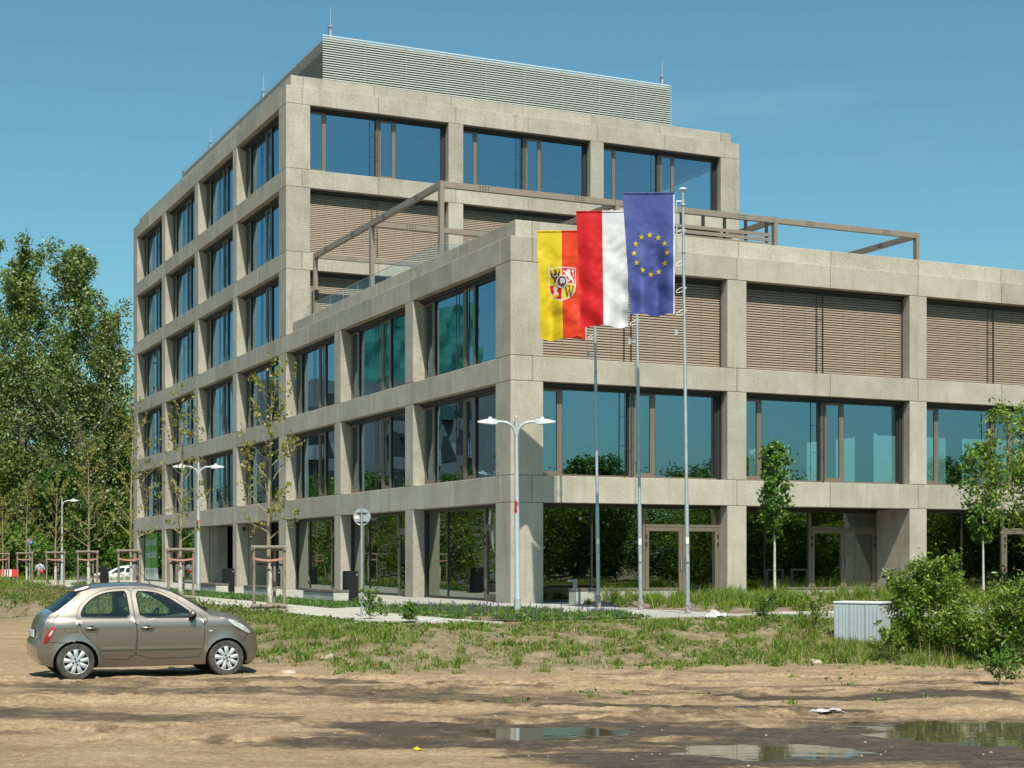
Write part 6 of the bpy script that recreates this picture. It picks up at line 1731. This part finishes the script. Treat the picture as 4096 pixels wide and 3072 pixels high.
k = r_.random(len(x)) < .5; C = np.stack([x[k], y[k], z[k] + .04], 1); C = np.repeat(C, 8, 0) + r_.normal(size=(8 * k.sum(), 3)) * np.array([.10, .10, .025]); V, F = leaves_mesh(C, .09, .04, r_, -.4); F = np.concatenate([F[:, [0, 1, 2]], F[:, [0, 2, 3]]]); ws.append((V, F, 'mid'))
k = r_.random(len(x)) < .07; C = np.stack([x[k], y[k], z[k]], 1); m = k.sum(); C = np.repeat(C, 12, 0); C[:, 2] += np.tile(np.linspace(.07, .22, 12), m); C[:, :2] += np.repeat(r_.normal(size=(m, 2)) * .04, 12, 0) + r_.normal(size=(12 * m, 2)) * .008
V, F = leaves_mesh(C, .040, .026, r_); F = np.concatenate([F[:, [0, 1, 2]], F[:, [0, 2, 3]]]); ws.append((V, F, 'violet'))
put_stuff('sage_planting', ws, 'grass and violet flowering sage around the tall street lamp', 'plants')

# ================================================================== WHAT THE GLASS MIRRORS (stands outside the frame)
T0 = None
for i in range(22):
    q = i / 21; x = 40 + 44 * q + 6 * math.sin(i * 2.3); y = -2 + 50 * q + 5 * math.cos(i * 3.1); H = 6.8 + 1.6 * math.sin(i * 1.7 + .4) + (3.4 if i in (2, 5) else 0)
    if T0 is None: T0 = tree('roadside_tree', (x, y, 0), 10, .2, .05, egg, 4.2, 36, 10, 34, .22, .16, LM['cherry'], M['bark'], 81, 'leafy tree mirrored in the glass of the right facade', group='trees mirrored in the right facade', elev=.55, spread=.5, inner=1800)
    else: c = copy_tree(T0); c.location = (x, y, 0); c.rotation_euler.z = i * 1.1
    (T0 if i == 0 else c).scale = (1.1, 1.1, H / 10)
for i in range(16):
    q = i / 15; c = copy_tree(T0); c.location = (58 + 48 * q, -12 + 56 * q + 3 * math.sin(i * 1.9), 0); c.rotation_euler.z = i * 2.2; c.scale = (1.4, 1.4, .72 + .16 * math.sin(i * 2.7))
for i, (x, y, s) in enumerate(((-33, 72, .62), (-37, 84, .7), (-43, 97, .75), (-47, 108, .8), (-31, 62, .55), (-52, 120, .85))):
    c = copy_tree(T0); c.location = (x, y, 0); c.rotation_euler.z = i * 1.9; c.scale = (s, s, s); c['label'] = 'leafy tree mirrored in the glass of the left facade'; c['group'] = 'trees mirrored in the left facade'
AP = empty('apartment_block', (-66, 104, 0), R(42), 'pale apartment block with balconies, mirrored in the left facade windows', 'building')
mb = MB(); mb.box(-24, 24, 0, 12, 0, 17); mb.build('wall', mat('pale_render', (.17, .18, .185), (.13, .14, .145), .4, .9), AP)
M['aptwhite'] = mat('balcony_panel', (.26, .27, .28), rough=.8)
M['aptglass'] = glass_mat('apartment_glass', (.05, .06, .07), .15, 1.6)
for f in range(5):
    for k in range(9):
        mb = MB(); x0 = -22.5 + k * 5.2; mb.box(x0, x0 + 1.7, -.06, -.01, 1 + f * 3.2, 3.1 + f * 3.2); mb.build('window', M['innerdark'], AP)
        if k % 2: mb = MB(); mb.box(x0 + 1.9, x0 + 4.6, -1.4, -.02, .6 + f * 3.2, .8 + f * 3.2); mb.box(x0 + 1.9, x0 + 4.6, -1.42, -1.36, .8 + f * 3.2, 1.8 + f * 3.2); mb.build('balcony', M['aptwhite'] if f % 2 else M['aptglass'], AP)
NB = empty('scaffolded_building', (-79, 124, 0), R(40), 'unfinished building wrapped in green netting, mirrored in the left facade', 'building')
mb = MB(); mb.box(-3.3, 9, 0, 14, 0, 20); mb.build('wall', mat('pale_sheeting', (.55, .55, .53), (.40, .40, .39), .5, .8), NB)
mb = MB()
nn_ = 30
def np_(i, j): return (-3.6 + 13 * i / nn_, -.6 + .5 * math.sin(i * .9 + j) + .4 * mnoise.noise((i * .4, j * .5, 3)), 19 + 8.5 * j / 14)
for i in range(nn_):
    for j in range(14): mb.quad(np_(i, j), np_(i + 1, j), np_(i + 1, j + 1), np_(i, j + 1))
mb.box(-3.4, 9.2, .4, 13.5, 20, 26.6); mb.build('green_net', mat('green_net', (.02, .17, .13), (.05, .27, .21), .8, .7, mapping=(.4, .4, 2)), NB, smooth=80)
